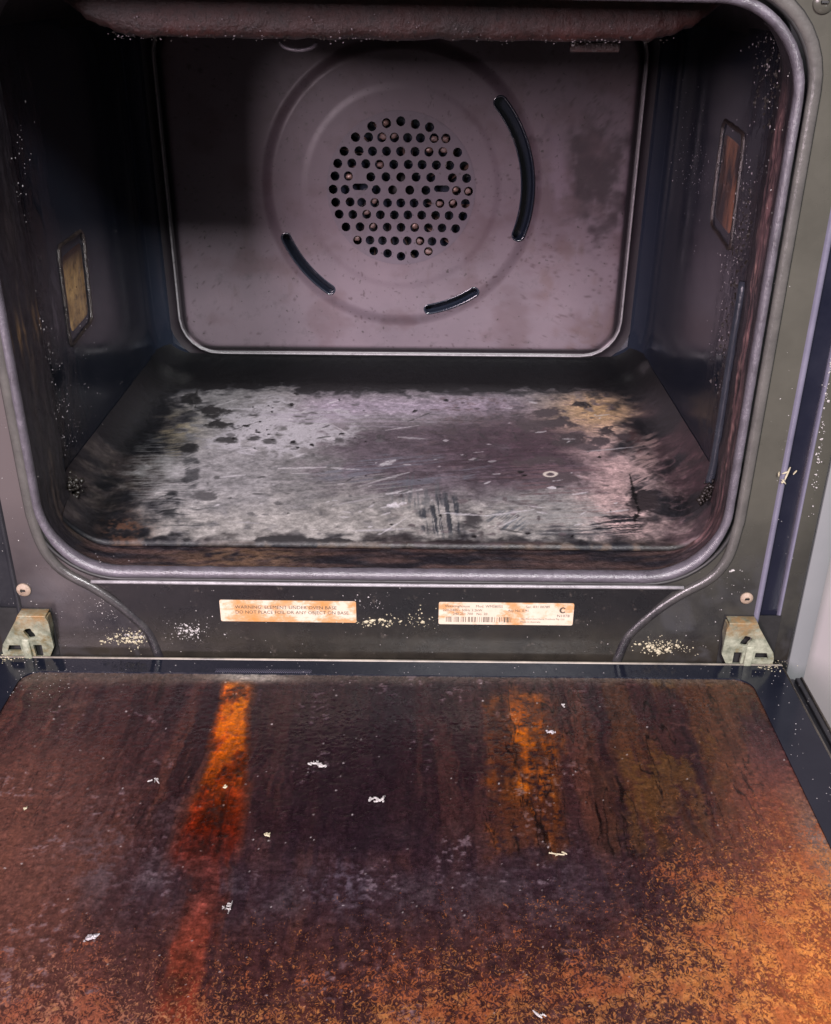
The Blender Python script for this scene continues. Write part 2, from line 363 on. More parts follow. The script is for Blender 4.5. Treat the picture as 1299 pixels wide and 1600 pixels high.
# ------------------------------------------------------------------ setting
w1 = box('wall', (.3195, .030, -1.0), (1.6, .09, 1.2), M['wall2'], None); tag(w1, kind='structure')
pan = box('cabinet_panel', (.3040, .006, -1.0), (.3185, .60, 1.2), M['wall'], None, .0015)
tag(pan, 'pale grey side panel of the cabinet standing right beside the oven', 'panel')

# ------------------------------------------------------------------ the oven
oven = bpy.data.objects.new('oven', None); COL.objects.link(oven); oven.location = (0, 0, 0)
tag(oven, 'dirty black built in oven with its greasy door folded down open', 'oven')
HW, ZT, RC, CX = .2380, .3656, .050, -.0030

# front frame: sheet with the opening
hole = [(x+CX, z) for x, z in rrect(HW+.0100, -.0105, ZT+.0100, RC+.010, 12, 16)]
front = plate('front_frame', [(-.2695, -.088), (.2695, -.088), (.2695, .42), (-.2695, .42)], [hole], 0, .0025, M['frame'], oven)
# recessed middle of the lower panel between the ribs
ribL = [(-.2480, .345), (-.2480, .20), (-.2478, .06), (-.2470, .036), (-.2440, .0175), (-.2385, .0045), (-.2300, -.0055), (-.2125, -.0172), (-.1970, -.0305), (-.1830, -.0460), (-.1755, -.0585), (-.1690, -.0850)]
pL = smooth_path([(x, -.001, z) for x, z in ribL], 8); pR = [(-p[0], p[1], p[2]) for p in pL]
top = [(p[0], p[1], p[2]) for p in pR]
lowpoly = [(-.1665, -.0875), (-.1755, -.0585), (-.1850, -.0420), (-.1945, -.0275), (-.206, -.0155), (-.2135, -.0125), (.2135, -.0125), (.206, -.0155), (.1945, -.0275), (.1850, -.0420), (.1755, -.0585), (.1665, -.0875)]
plate('lower_panel', lowpoly, [], -.0022, .0, M['lower'], oven)
tube('panel_lip', smooth_path([(-.2135, -.0023, -.0118), (0, -.0023, -.0122), (.2135, -.0023, -.0118)], 10), .0014, M['lip'], oven)  # the lip's highlight is painted in by its bright colour
# rolled inner bead and outer pressed rib
bp = []; bsc = []
for x, z in rrect(HW+.0028, -.0028, ZT+.0028, RC+.003, 16, 60):
    k = float(sst(.035, .004, np.array(z))); bp.append((x+CX, 0, z-.0014*k)); bsc.append((1+.42*k)*(1+.05*mnoise.noise((x*140, z*140, 2))+.04*mnoise.noise((x*420, z*420, 5))))
V, F = sweep(bp, [(.0031*math.cos(a), .0038*math.sin(a)) for a in np.linspace(0, 2*math.pi, 13)[:-1]], True, sc=bsc)
bead = mesh('rolled_edge', V, F, M['bead'], oven)
tube('bead_groove', [(x+CX, -.0004, z) for x, z in rrect(HW+.0090, -.0102, ZT+.0090, RC+.008, 12, 16)], .0016, M['black'], oven, closed=True)
ztop = ZT+.0092
def arcpts(x0, z0, r, a0, a1, n): return [(x0+r*math.cos(math.radians(a0+(a1-a0)*k/n)), -.001, z0+r*math.sin(math.radians(a0+(a1-a0)*k/n))) for k in range(n+1)]
side_r = RC+.004
rib_path = list(reversed(pL))
rib_path = [p for p in rib_path if p[2] < ztop-side_r-.01]
rib_path += arcpts(-.2480+side_r, ztop-side_r, side_r, 180, 90, 10)
mirr = [(-p[0]-(.0028 if p[2] > .03 else .0028*max(0, (p[2]+.01)/.04)), p[1], p[2]) for p in reversed(rib_path)]
ribfull = [(p[0], p[1], p[2]-p[0]*.011*max(0, p[2])/.366) for p in rib_path+mirr]
V, F = sweep(ribfull, [(.0038*math.cos(a)-.0008, .0030*math.sin(a)) for a in np.linspace(0, 2*math.pi, 15)[:-1]], False)
mesh('pressed_rib', V, F, M['rib'], oven)
# dark line outside the rib
off = []
for i, p in enumerate(ribfull):
    q0, q1 = np.array(ribfull[max(i-1, 0)]), np.array(ribfull[min(i+1, len(ribfull)-1)]); t = q1-q0; t /= np.linalg.norm(t)
    s = np.array([-t[2], 0, t[0]]); off.append(np.array(p)+s*.0038+np.array([0, .0004, 0]))
tube('rib_groove', off, .0014, M['black'], oven, n=8)

# side trims, right and left: folded strips running the height of the frame
def trim(s):
    prof = [(.2680, .0008), (.2690, -.0012), (.2706, -.0020), (.2722, -.0012), (.2728, .0012)]
    V = []; F = []
    def strip(name, pr, mat, z0, z1):
        V = [(s*x, y, z) for z in (z0, z1) for x, y in pr]; n = len(pr)
        mesh(name, V, [(i, i+1, n+i+1, n+i) for i in range(n-1)], mat, oven)
    strip('trim_ridge', prof, M['trimlight'] if s > 0 else M['doorbody'], -.078, .42)  # lavender highlight painted into the right ridge, left one kept dark
    strip('trim_channel', [(.2728, .0012), (.2734, .0030), (.2750, .0036), (.2850, .0036), (.2862, .0030)], M['navy'] if s > 0 else M['doorbody'], -.078, .42)
    strip('trim_edge', [(.2862, .0030), (.2866, .0006), (.2874, .0000), (.2882, .0004)], M['trimlight'], -.078, .42)  # edge highlight put into its light colour
    strip('trim_flange', [(.2882, .0004), (.2895, .0006), (.2995, .0006), (.3008, .0016), (.3012, .03)], M['frame'], -.076, .42)
    V = [(s*.2755, .03, -.078), (s*.3035, .03, -.078), (s*.3035, .0016, -.076), (s*.2892, .0008, -.076), (s*.2868, .0105, -.078), (s*.2755, .0105, -.078)]
for s in (1, -1): trim(s)
# screws
def screw(x, z, r, mat):
    loops = [[(x+rr*math.cos(a), y, z+rr*math.sin(a)) for a in np.linspace(0, 2*math.pi, 21)[:-1]] for rr, y in ((r, -.0002), (r, -.0012), (r*.8, -.0022), (r*.4, -.0027), (r*.38, -.0014), (.0001, -.0014))]
    V, F = loftgeo(loops); o = mesh('screw', V, F, mat, oven, True, 40)
    box('screw_slot', (x-r*.32, -.0030, z-r*.09), (x+r*.32, -.0016, z+r*.09), M['black'], o)
p = at(37, 922, 1, -.001); screw(p[0], p[2], .0052, M['rust'])
p = at(1167, 935, 1, -.001); screw(p[0], p[2], .0046, M['rust'])
p = at(1288, 3, 1, -.001); screw(p[0], p[2], .0060, M['frame'])

# ---- cavity liner
DB = .4195
sec = [(.000, .2380, .0000, ZT, RC, .048, CX), (.006, .2385, -.0006, ZT+.001, RC, .046, CX), (.030, .2405, -.0004, ZT+.003, RC, .040, -.002), (.058, .2450, .000, ZT+.004, .044, .034, 0),
       (.070, .2470, .000, ZT+.005, .042, .030, 0)]
sec2 = [(.070, .2470, .000, ZT+.005, .042, .030, 0), (.0725, .2500, .001, ZT+.006, .040, .030, 0), (.0745, .2545, .0012, ZT+.008, .038, .028, 0), (.080, .2565, .0013, ZT+.009, .037, .026, 0), (.110, .2618, .0015, ZT+.012, .034, .022, 0),
        (.20, .2622, .0015, ZT+.012, .032, .020, 0), (.30, .2622, .0015, ZT+.012, .030, .020, 0), (.392, .2620, .0015, ZT+.012, .030, .020, 0), (.406, .2590, .004, ZT+.009, .030, .020, 0),
        (.415, .2530, .008, ZT+.004, .028, .020, 0), (.4225, .2455, .0135, ZT-.002, .028, .020, 0)]
def secloops(sc, nc=12, ns=40): return [[(x+cx, y, z) for x, z in rrect(hw, z0, z1, r, nc, ns, rb)] for y, hw, z0, z1, r, rb, cx in sc]
# densify collar
def dens(sc, n):
    out = []
    for a, b in zip(sc[:-1], sc[1:]):
        for k in range(n): out.append(tuple(a[i]+(b[i]-a[i])*k/n for i in range(7)))
    return out+[sc[-1]]
cl = secloops(dens(sec, 10), 24, 120); V, F = loftgeo(cl)
V = np.array(V)
ang = np.arctan2(V[:, 2]-.18, V[:, 0])
sarc = np.where(np.abs(V[:, 0]) > .2, V[:, 2], V[:, 0]*1.0)
n1 = fbm(sarc*60, V[:, 1]*140, 3, 4); n2 = fbm(sarc*30+5, V[:, 1]*300, 9, 4); n3 = fbm(sarc*160, V[:, 1]*400, 21, 3)
c = np.zeros((len(V), 3))+np.array([26, 24, 29.])
right = sst(.20, .235, V[:, 0]); bot = sst(.03, .0, V[:, 2])*(np.abs(V[:, 0]) < .225); left = sst(-.2, -.235, V[:, 0])
band = np.exp(-((V[:, 1]-.024-.018*(n1-.5))/.019)**2)*sst(.345, .28, V[:, 2])
c = mixc(c, (140, 104, 104), right*band*sst(.28, .6, n2)*.9)
c = mixc(c, (200, 158, 146), right*band*sst(.56, .72, .6*n3+.4*n1)*.75)
c = mixc(c, (62, 52, 46), left*np.exp(-((V[:, 1]-.032)/.014)**2)*sst(.36, .62, n2)*sst(.30, .15, V[:, 2]))
c = mixc(c, (105, 80, 52), left*np.exp(-((V[:, 2]-.165)/.016)**2)*sst(.45, .7, n2)*.8)
u_, v_ = px_of(V)
c = mixc(c, (62, 48, 46), bot*sst(.3, .65, fbm(V[:, 0]*25, V[:, 1]*220, 5)))
c = mixc(c, (88, 68, 54), bot*sst(.52, .7, fbm(V[:, 0]*14, V[:, 1]*60, 15))*sst(.3, .6, n3)*np.maximum(sst(-.2, -.1, V[:, 0])*sst(-.02, -.1, V[:, 0]), sst(-.02, .03, V[:, 0])*sst(.09, .06, V[:, 0])))
c = mixc(c, (80, 60, 62), sst(.2, .23, V[:, 0])*sst(.10, .0, V[:, 2])*sst(.4, .65, n1))
Vd = V.copy(); h = (n1-.45)*.0022+(n3-.5)*.0012; inn = sst(.002, .010, V[:, 1])
cen = np.array([0, 0, .18]); nrm = np.stack([-np.sign(V[:, 0])*right+np.where(left > 0, left, 0), 0*ang, bot*1.0], 1)
nrm[:, 0] = np.where(V[:, 0] > 0, -right, left)
Vd += nrm*(h*inn)[:, None]
o = mesh('opening_collar', Vd, F, M['collar'], oven); set_col(o.data, lina(c))
# liner, split into walls, ceiling and base
lp = secloops(dens(sec2, 2)); V, F = loftgeo(lp); V = np.array(V)
groups = {}
for f in F:
    m_ = V[list(f)].mean(0)
    if m_[1] > .415 and False: k = 'liner_back'
    elif m_[2] < .016 and abs(m_[0]) < .257: k = 'base'
    elif m_[2] > .345: k = 'ceiling'
    else: k = 'right' if m_[0] > 0 else 'left'
    groups.setdefault(k, []).append(f)
for k, fs in groups.items():
    ids = sorted({i for f in fs for i in f}); mp_ = {a: b for b, a in enumerate(ids)}
    mesh({'base': 'cavity_base', 'ceiling': 'ceiling', 'right': 'side_wall', 'left': 'side_wall'}[k], V[ids], [tuple(mp_[i] for i in f) for f in fs], M['ceil'] if k == 'ceiling' else M['side'], oven)
for s in (1, -1):
    tube('wall_seam', smooth_path([(s*.2606, .082, .0185), (s*.2612, .15, .0190), (s*.2612, .28, .0195), (s*.2600, .400, .0205)], 6), .0012, M['side'], oven, n=8)

for s in (1, -1):
    if s > 0: tube('wall_ridge', smooth_path([(s*.2445, .0745, .036), (s*.2458, .0740, .055), (s*.2462, .0740, .110), (s*.2462, .0740, .150), (s*.2475, .0765, .190)], 6), .0034, M['ridge'] if s > 0 else M['side'], oven, n=12)
    bm = bmesh.new()
    for k in range(70):
        r0 = bmesh.ops.create_icosphere(bm, subdivisions=1, radius=rnd.uniform(.0007, .0020)); t_ = rnd.random(); d_ = Vector((s*(.2445+rnd.gauss(0, .0018)), .076+rnd.gauss(0, .003)+.012*(t_-.5), .034-.016*t_+rnd.gauss(0, .003))); e_ = [rnd.uniform(.6, 1.8) for i in range(3)]
        for v_ in r0['verts']: v_.co = Vector((v_.co.x*e_[0], v_.co.y*e_[1], v_.co.z*e_[2]))+d_
    bl = frombm('burnt_lump', bm, M['char'], oven, True); bl['kind'] = 'stuff'
# ---- back panel
YP = .4115
FC = at(627, 296, 1, YP-.003); fcx, fcz = FC[0], FC[2]
NA = 720
A = np.linspace(0, 2*math.pi, NA+1)[:-1]
RIMP = [(x, z) for x, z in rrect(.2340, .0225, .352, .034, 24, 60)]
def ray_rr(hw, z0, z1, r):
    P = np.array(rrect(hw, z0, z1, r, 40, 200)); aa = np.arctan2(P[:, 1]-fcz, P[:, 0]-fcx) % (2*math.pi); i = np.argsort(aa); aa = aa[i]; P = P[i]
    aa = np.concatenate([aa-2*math.pi, aa, aa+2*math.pi]); P = np.concatenate([P, P, P])
    return np.stack([np.interp(A, aa, P[:, 0]), np.interp(A, aa, P[:, 1])], 1)
RF = .0735
def dish(r):   # height of the pressed dish towards the viewer
    return .0042*(1-float(sst(.1255, .140, r)))+.0006*(1-float(sst(.0915, .0995, r)))
rad = np.concatenate([np.linspace(RF, .112, 28), np.linspace(.113, .147, 44)])
loops = [[(fcx+r*math.cos(a), YP-dish(r), fcz+r*math.sin(a)) for a in A] for r in rad]
inner = np.stack([fcx+rad[-1]*np.cos(A), fcz+rad[-1]*np.sin(A)], 1)
flat = ray_rr(.2225, .0345, .341, .027)
for t in np.linspace(0, 1, 30)[1:]:
    q = inner*(1-t)+flat*t; loops.append([(x, YP, z) for x, z in q])
for hw_, off_, y in ((.2240, .0015, YP+.0004), (.2262, .0038, YP+.0018), (.2290, .0065, YP+.0055), (.2312, .0088, YP+.0078), (.2324, .0100, YP+.0074), (.2340, .0116, YP+.0062), (.2354, .0130, YP+.0072), (.2372, .0148, YP+.0100), (.2420, .0196, YP+.0118), (.2475, .0240, YP+.0112)):
    q = ray_rr(hw_, .0345-off_, .341+off_, .027+off_); loops.append([(x, y, z) for x, z in q])
V, F = loftgeo(loops); V = np.array(V)
tube('rim_highlight', [(x, YP+.0060, z) for x, z in ray_rr(.2340, .0345-.0116, .341+.0116, .027+.0116)[::4]], .0011, M['lip'], oven, closed=True, n=8)  # bright tube added as the highlight along the rim
# vent slots cut through the panel
slots = []
def slot_def(p0, p1, wpx):
    q0 = at(*p0, 1, YP-.003); q1 = at(*p1, 1, YP-.003)
    a0 = math.atan2(q0[2]-fcz, q0[0]-fcx); a1 = math.atan2(q1[2]-fcz, q1[0]-fcx)
    r0 = math.hypot(q0[0]-fcx, q0[2]-fcz); r1 = math.hypot(q1[0]-fcx, q1[2]-fcz)
    slots.append((a0, a1, r0, r1, wpx/FPX*1.04/2))
slot_def((776, 153), (806, 375), 17); slot_def((445, 365), (522, 456), 13); slot_def((664, 484), (746, 452), 13)
def slot_outline(a0, a1, r0, r1, hw, n=36):
    while a1-a0 > math.pi: a1 -= 2*math.pi
    while a0-a1 > math.pi: a1 += 2*math.pi
    sg = 1 if a1 > a0 else -1; rm = (r0+r1)/2
    o_ = []
    e = hw/rm*sg
    A_ = np.linspace(a0+e, a1-e, n); R_ = r0+(r1-r0)*np.linspace(0, 1, n)
    o_ += [((R_[i]+hw)*math.cos(A_[i]), (R_[i]+hw)*math.sin(A_[i])) for i in range(n)]
    c1 = (R_[-1]*math.cos(A_[-1]), R_[-1]*math.sin(A_[-1])); b = A_[-1]
    o_ += [(c1[0]+hw*math.cos(b+sg*math.pi*k/8), c1[1]+hw*math.sin(b+sg*math.pi*k/8)) for k in range(1, 8)]
    o_ += [((R_[i]-hw)*math.cos(A_[i]), (R_[i]-hw)*math.sin(A_[i])) for i in range(n-1, -1, -1)]
    c0 = (R_[0]*math.cos(A_[0]), R_[0]*math.sin(A_[0])); b = A_[0]+math.pi
    o_ += [(c0[0]+hw*math.cos(b+sg*math.pi*k/8), c0[1]+hw*math.sin(b+sg*math.pi*k/8)) for k in range(1, 8)]
    return [(fcx+x, fcz+z) for x, z in o_]
outs = [slot_outline(*s_) for s_ in slots]
def inside(poly, X, Z):
    P = np.array(poly); r = np.zeros(len(X), bool)
    for (x0, z0), (x1, z1) in zip(P, np.roll(P, -1, 0)):
        cnd = ((z0 > Z) != (z1 > Z)); xi = (x1-x0)*(Z-z0)/(z1-z0+1e-15)+x0; r ^= cnd & (X < xi)
    return r
Fa = np.array(F); ctr = V[Fa].mean(1); kill = np.zeros(len(Fa), bool)
for o_ in outs: kill |= inside(o_, ctr[:, 0], ctr[:, 2])
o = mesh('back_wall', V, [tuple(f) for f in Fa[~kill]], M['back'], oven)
u_, v_ = px_of(V)
st = np.ones((len(V), 3))
nb = fbm(V[:, 0]*45, V[:, 2]*45, 4, 5); nb2 = fbm(V[:, 0]*140, V[:, 2]*140, 14, 4)
d_ = np.hypot((u_-925)/62, (v_-272)/75)+(nb-.5)*1.0
st = mixc(st, (.17, .13, .15), sst(1.25, .25, np.hypot((u_-925)/82, (v_-272)/94)+(nb-.5)*1.1+(nb2-.5)*1.3)*.92)
spt = fbm(V[:, 0]*300, V[:, 2]*300, 91, 2); st = mixc(st, (.35, .28, .28), sst(.82, .87, spt+.06*sst(.05, .2, V[:, 0]))*.7)
st = mixc(st, (.72, .62, .60), sst(.5, .75, fbm(V[:, 0]*26, V[:, 2]*34, 93, 5))*.7)
d2 = np.hypot((u_-872)/20, (v_-265)/75)+(nb2-.5)*1.3
st = mixc(st, (1.5, 1.5, 1.6), sst(1.2, .2, d2+(nb-.5)*.8)*.6)
st = mixc(st, (.72, .60, .50), sst(.5, .7, fbm(V[:, 0]*60, V[:, 2]*20, 31, 4))*sst(.75, .35, nb2)*sst(.08, .16, V[:, 0])*sst(.20, .12, V[:, 2])*.6)
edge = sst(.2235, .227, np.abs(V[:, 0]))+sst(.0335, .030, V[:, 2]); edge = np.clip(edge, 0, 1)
st = mixc(st, (.16, .16, .17), edge)  # dark side wall reflection painted on the panel's sloping edges
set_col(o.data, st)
for o_ in outs:
    n = len(o_); V = []; ny = YP-.0035
    c_ = np.mean(o_, 0)
    lps = []
    P = np.array(o_); T = np.roll(P, -1, 0)-np.roll(P, 1, 0); T /= np.linalg.norm(T, axis=1)[:, None]; Nn = np.stack([T[:, 1], -T[:, 0]], 1)
    # outward test
    if inside(o_, np.array([P[0, 0]+Nn[0, 0]*.001]), np.array([P[0, 1]+Nn[0, 1]*.001]))[0]: Nn = -Nn
    for d_, y in ((.0016, ny+.0016), (.0013, ny-.0006), (.0004, ny-.0012), (-.0006, ny-.0004), (-.0008, ny+.003), (-.0010, ny+.020)):
        lps.append([(P[i, 0]+Nn[i, 0]*d_, y, P[i, 1]+Nn[i, 1]*d_) for i in range(n)])
    V, F = loftgeo(lps); F.append(tuple(range((len(lps)-1)*n, len(lps)*n)))
    mesh('vent_slot', V, F, M['side'], oven)
# ---- fan cover with its holes
zx = """437,178 508,162 577,153 647,167 716,182
358,230 421,230 485,231 546,232 610,233 672,234 738,235 795,236
303,298 375,297 440,298 508,298 576,299 646,300 713,301 780,302 851,304
272,357 340,356 408,359 474,362 543,362 613,362 680,363 749,365 813,367 883,370
259,418 323,418 432,422 505,422 577,423 651,423 722,425 826,427 895,429
250,482 308,483 458,484 537,485 620,486 698,487 846,489 904,492
262,545 332,543 388,545 451,547 513,548 577,548 641,549 705,549 766,550 829,552 889,551
279,602 345,604 412,603 478,605 546,606 611,606 678,607 745,608 810,609 877,612
312,664 380,663 444,665 511,665 578,666 644,667 710,668 776,669 842,672
368,728 428,728 488,730 548,731 608,731 670,732 728,734 787,736
446,780 513,792 578,806 644,794 710,782"""
holes = []
for t in zx.split():
    a, b = map(float, t.split(',')); q = at(440+a/3.093, 140+b/3.093, 1, YP-.0055); holes.append(arc(q[0], q[2], .0045, 16))
for a, b in ((381, 470), (775, 479)):
    q = at(440+a/3.093, 140+b/3.093, 1, YP-.0055); holes.append(capsule(q[0], q[2], .0045, .0032))
fcov = plate('fan_cover', [(fcx+RF*math.cos(a), fcz+RF*math.sin(a)) for a in A[::6]], holes, YP-.0053, YP-.0040, M['back'], oven)
set_col(fcov.data, np.ones((len(fcov.data.vertices), 3))*np.array([.80, .84, .88]))
box('rear_plate', (-.262, YP+.0135, -.002), (.262, YP+.0145, ZT+.012), M['side'], oven)
# impeller behind
fan = mesh('fan_impeller', *loftgeo([[(fcx+r*math.cos(a), y, fcz+r*math.sin(a)) for a in A[::12]] for r, y in ((.004, YP+.006), (.012, YP+.008), (.014, YP+.03), (.085, YP+.032))]), M['black'], oven)
for k in range(22):
    a = 2*math.pi*k/22+.1; ca, sa = math.cos(a), math.sin(a); lps = []
    pts = []
    for r, tw in ((.030, -.10), (.048, 0), (.074, .16)):
        for y in (YP+.006+.006*rnd.random(), YP+.030): pts.append((fcx+r*math.cos(a+tw+(y-YP)*6), y, fcz+r*math.sin(a+tw+(y-YP)*6)))
    V = pts+[(x+.0006, y+.0004, z+.0006) for x, y, z in pts]
    mesh('fan_blade', V, [(0, 1, 3, 2), (2, 3, 5, 4), (6, 7, 9, 8), (8, 9, 11, 10), (0, 1, 7, 6), (4, 5, 11, 10), (0, 2, 8, 6), (2, 4, 10, 8), (1, 3, 9, 7), (3, 5, 11, 9)], M['copper'], fan, False)
for a, b in ((323, 418), (508, 170), (485, 231), (546, 232), (738, 235), (795, 236), (846, 489), (904, 492), (766, 550), (829, 552), (670, 732), (710, 782), (644, 667), (444, 665), (412, 603), (451, 547), (713, 301), (780, 302), (474, 362), (368, 728)):
    q = at(440+a/3.093, 140+b/3.093, 1, YP-.0055); bm = bmesh.new(); bmesh.ops.create_icosphere(bm, subdivisions=2, radius=.0036)
    for v_ in bm.verts:
        k_ = 1+.5*mnoise.noise(v_.co*420+Vector((a, b, 0))); v_.co = Vector((v_.co.x*k_+q[0]+.0014*math.sin(a), v_.co.y*.35*k_+YP-.0006, v_.co.z*k_*.8+q[2]+.0014*math.cos(b)))
    frombm('blade_glimpse_clog', bm, M['glimpse_clog'] if (a+b) % 3 else M['copper'], fcov, True)  # lumps added for copper glimpses of lit blades and clogged holes
mesh('fan_chamber', *loftgeo([[(fcx+r*math.cos(a), y, fcz+r*math.sin(a)) for a in A[::12]] for r, y in ((.118, YP-.001), (.118, YP+.05), (.0001, YP+.05))]), M['black'], oven)

# ---- oven floor plate
NX, NY = 620, 470
X = np.linspace(-1, 1, NX); Y = np.linspace(.026, .421, NY); GX, GY = np.meshgrid(X, Y); gy = GY.ravel()
hwY = np.interp(gy, [.026, .058, .070, .076, .110, .40, .421], [.2380, .2440, .2465, .2540, .2616, .2616, .2560]); gx = GX.ravel()*hwY
ed = gy-.026
rise = .020*np.clip((np.abs(gx)-(hwY-.034))/.034, 0, 1)**2.2+.016*np.clip((gy-.378)/.043, 0, 1)**2.2
gz = .0024+.0030*sst(0, .004, ed)+rise+.0009*(fbm(gx*22, gy*22, 8, 3)-.5)+.0004*(fbm(gx*180, gy*180, 18, 3)-.5)
P = np.stack([gx, gy, gz], 1); u, v = px_of(P)
wx = gx+.010*(fbm(gx*45, gy*45, 71, 4)-.5); wy = gy+.010*(fbm(gx*45, gy*45, 72, 4)-.5)
W1 = fbm(wx*24, wy*24, 1, 6, .55); W2 = fbm(wx*75, wy*75, 2, 5, .55); W3 = fbm(gx*330, gy*330, 6, 3, .6); W4 = fbm(wx*36, wy*260, 11, 4); W5 = fbm(wx*330, wy*30, 12, 4); W6 = fbm(wx*130, wy*170, 19, 5, .6)
WR = 1-2*np.abs(fbm(wx*60, wy*75, 23, 5)-.5)
c = np.zeros((len(gx), 3))+np.array([34, 34, 38.])
c = mixc(c, (60, 54, 54), sst(.42, .68, W1)*sst(600, 680, v)*.9)
c = mixc(c, (82, 76, 72), sst(.82, .98, WR)*sst(.4, .6, W1)*sst(660, 720, v)*.55)
c = mixc(c, (82, 66, 70), sst(940, 1010, u-.25*(v-600))*sst(610, 680, v)*sst(.36, .62, W1)*.85)
c = mixc(c, (116, 94, 97), sst(960, 1020, u-.25*(v-600))*sst(650, 720, v)*sst(.80, .97, WR)*sst(.4, .55, W2)*.6)
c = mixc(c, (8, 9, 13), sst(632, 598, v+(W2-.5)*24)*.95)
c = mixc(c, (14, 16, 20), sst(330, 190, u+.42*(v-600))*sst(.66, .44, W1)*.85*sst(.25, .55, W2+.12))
c = mixc(c, (64, 60, 58), sst(.50, .68, W2)*sst(.40, .58, W1)*sst(.80, .5, np.abs(u-640)/700)*sst(600, 680, v)*.45)
c *= (1+.5*(W3-.5)+.6*(W6-.5))[:, None]
lx = 300+(v-600)*(-.36); rx = 945+(v-600)*.33
jag = (W1-.5)*130+(W2-.5)*90
lb = sst(-46, 44, u-lx+jag-6); rb = sst(-54, 44, rx-u+jag+4)
tb = sst(-6, 8, v-613-(W2-.5)*30-(W1-.5)*14+7*sst(520, 420, u)); bb = sst(-12, 16, 846-v+(W2-.5)*40)
ash = lb*rb*tb*bb
ac = np.zeros_like(c)+np.array([118, 115, 116.])
ac = mixc(ac, (140, 138, 140), sst(600, 300, u+jag)*.8)
ac = mixc(ac, (154, 144, 156), np.exp(-((v-634-(W2-.5)*16)/19)**2)*sst(430, 520, u)*sst(900, 760, u))
ac = mixc(ac, (88, 78, 86), np.clip(sst(470, 580, u+jag)*sst(652, 684, v+jag*.2)*sst(800, 735, v+jag*.3), 0, 1)*.85)
ac = mixc(ac, (70, 55, 63), np.exp(-(((u-815)/120)**2+((v-698)/52)**2))*sst(.3, .58, W1+.14))
ac = mixc(ac, (148, 144, 140), np.clip(sst(755, 815, v+jag*.3), 0, 1)*.8*sst(.25, .55, W2+.1))
ac = mixc(ac, (168, 144, 142), sst(850, 960, u-.15*(v-620)+jag*.5)*.9)
ac = mixc(ac, (170, 142, 108), np.exp(-(((u-935-jag*.2)/70)**2+((v-640)/34)**2))*sst(.3, .55, W2+.08))
ac = mixc(ac, (136, 124, 98), np.exp(-(((u-262)/42)**2+((v-668)/28)**2))*sst(.38, .6, W2)*.9)
ac = mixc(ac, (84, 72, 74), sst(.56, .70, W6)*sst(.40, .60, W1)*.55*sst(560, 700, u))
ac *= (1+.40*(W3-.5)+.30*(W6-.5)+.10*(W4-.5)+.45*(W2-.5))[:, None]
spl = sst(24, -6, np.hypot((u-425)/1.35, (v-672)*1.9)-70+(W2-.5)*120+(W1-.5)*90)
ac = mixc(ac, (176, 173, 178), spl*sst(.30, .55, W2+.1)*sst(.25, .5, W3+.15)*.85)
c = c*(1-ash[:, None])+np.clip(ac, 0, 255)*ash[:, None]
def brush(bx, by, rx_, ry_, ang, col, al, hi=420, lo=26, th=.47, soft=.12):
    """worn strokes inside an oval patch; ang turns the strokes on the floor"""
    global c
    near = (np.abs(u-bx) < rx_*1.8) & (np.abs(v-by) < ry_*1.8)
    if not near.any(): return
    a_, b_ = gx[near], gy[near]; ca, sa = math.cos(ang), math.sin(ang)
    al_ = a_*ca+b_*sa; ac_ = -a_*sa+b_*ca+.004*(W1[near]-.5)
    n_ = fbm(al_*lo, ac_*hi, int(bx)+int(by), 3, .6)
    m_ = sst(1.15, .6, np.hypot((u[near]-bx)/rx_, (v[near]-by)/ry_)+(W2[near]-.5)*1.1)
    c[near] = mixc(c[near], col, m_*sst(th, th+soft, n_)*al)
brush(245, 745, 42, 62, .05, (132, 132, 132), .5, 700, 40); brush(275, 790, 55, 48, .0, (46, 47, 50), .4, 800, 34, .55); brush(282, 730, 40, 60, -.1, (160, 158, 158), .45, 640, 24, .52)
brush(262, 792, 18, 26, .6, (34, 36, 39), .7, 200, 40, .35); brush(300, 735, 14, 30, .9, (44, 45, 48), .6, 200, 40, .36); brush(268, 690, 24, 22, .3, (120, 112, 96), .6)
brush(1000, 735, 30, 40, .75, (160, 138, 136), .8, 300, 40); brush(1010, 700, 22, 26, .5, (150, 128, 124), .7, 300, 40); brush(985, 690, 26, 24, .9, (70, 52, 54), .7, 260, 40)
brush(690, 806, 34, 36, 1.62, (52, 56, 62), .9, 520, 16, .44); brush(660, 770, 60, 30, 1.55, (84, 86, 90), .6, 420, 14, .5); brush(790, 815, 34, 18, 1.0, (76, 80, 86), .8, 480, 22, .45); brush(738, 812, 22, 14, .2, (58, 56, 58), .9, 60, 40, .3)
brush(965, 822, 40, 17, .12, (28, 30, 35), .9, 600, 20, .44); brush(900, 832, 60, 12, .02, (70, 70, 74), .7, 600, 16, .5); brush(860, 800, 110, 34, .1, (150, 150, 150), .5, 380, 20, .5)
brush(620, 735, 150, 26, .28, (110, 112, 122), .6, 260, 14, .5); brush(560, 765, 130, 30, .22, (140, 138, 136), .5, 300, 14, .52); brush(760, 720, 120, 36, .15, (62, 50, 56), .6, 260, 18, .5)
brush(560, 650, 150, 22, .02, (160, 152, 164), .5, 300, 16, .5); brush(880, 740, 90, 40, .12, (110, 88, 92), .6, 300, 22, .5)
rb_ = random.Random(5)
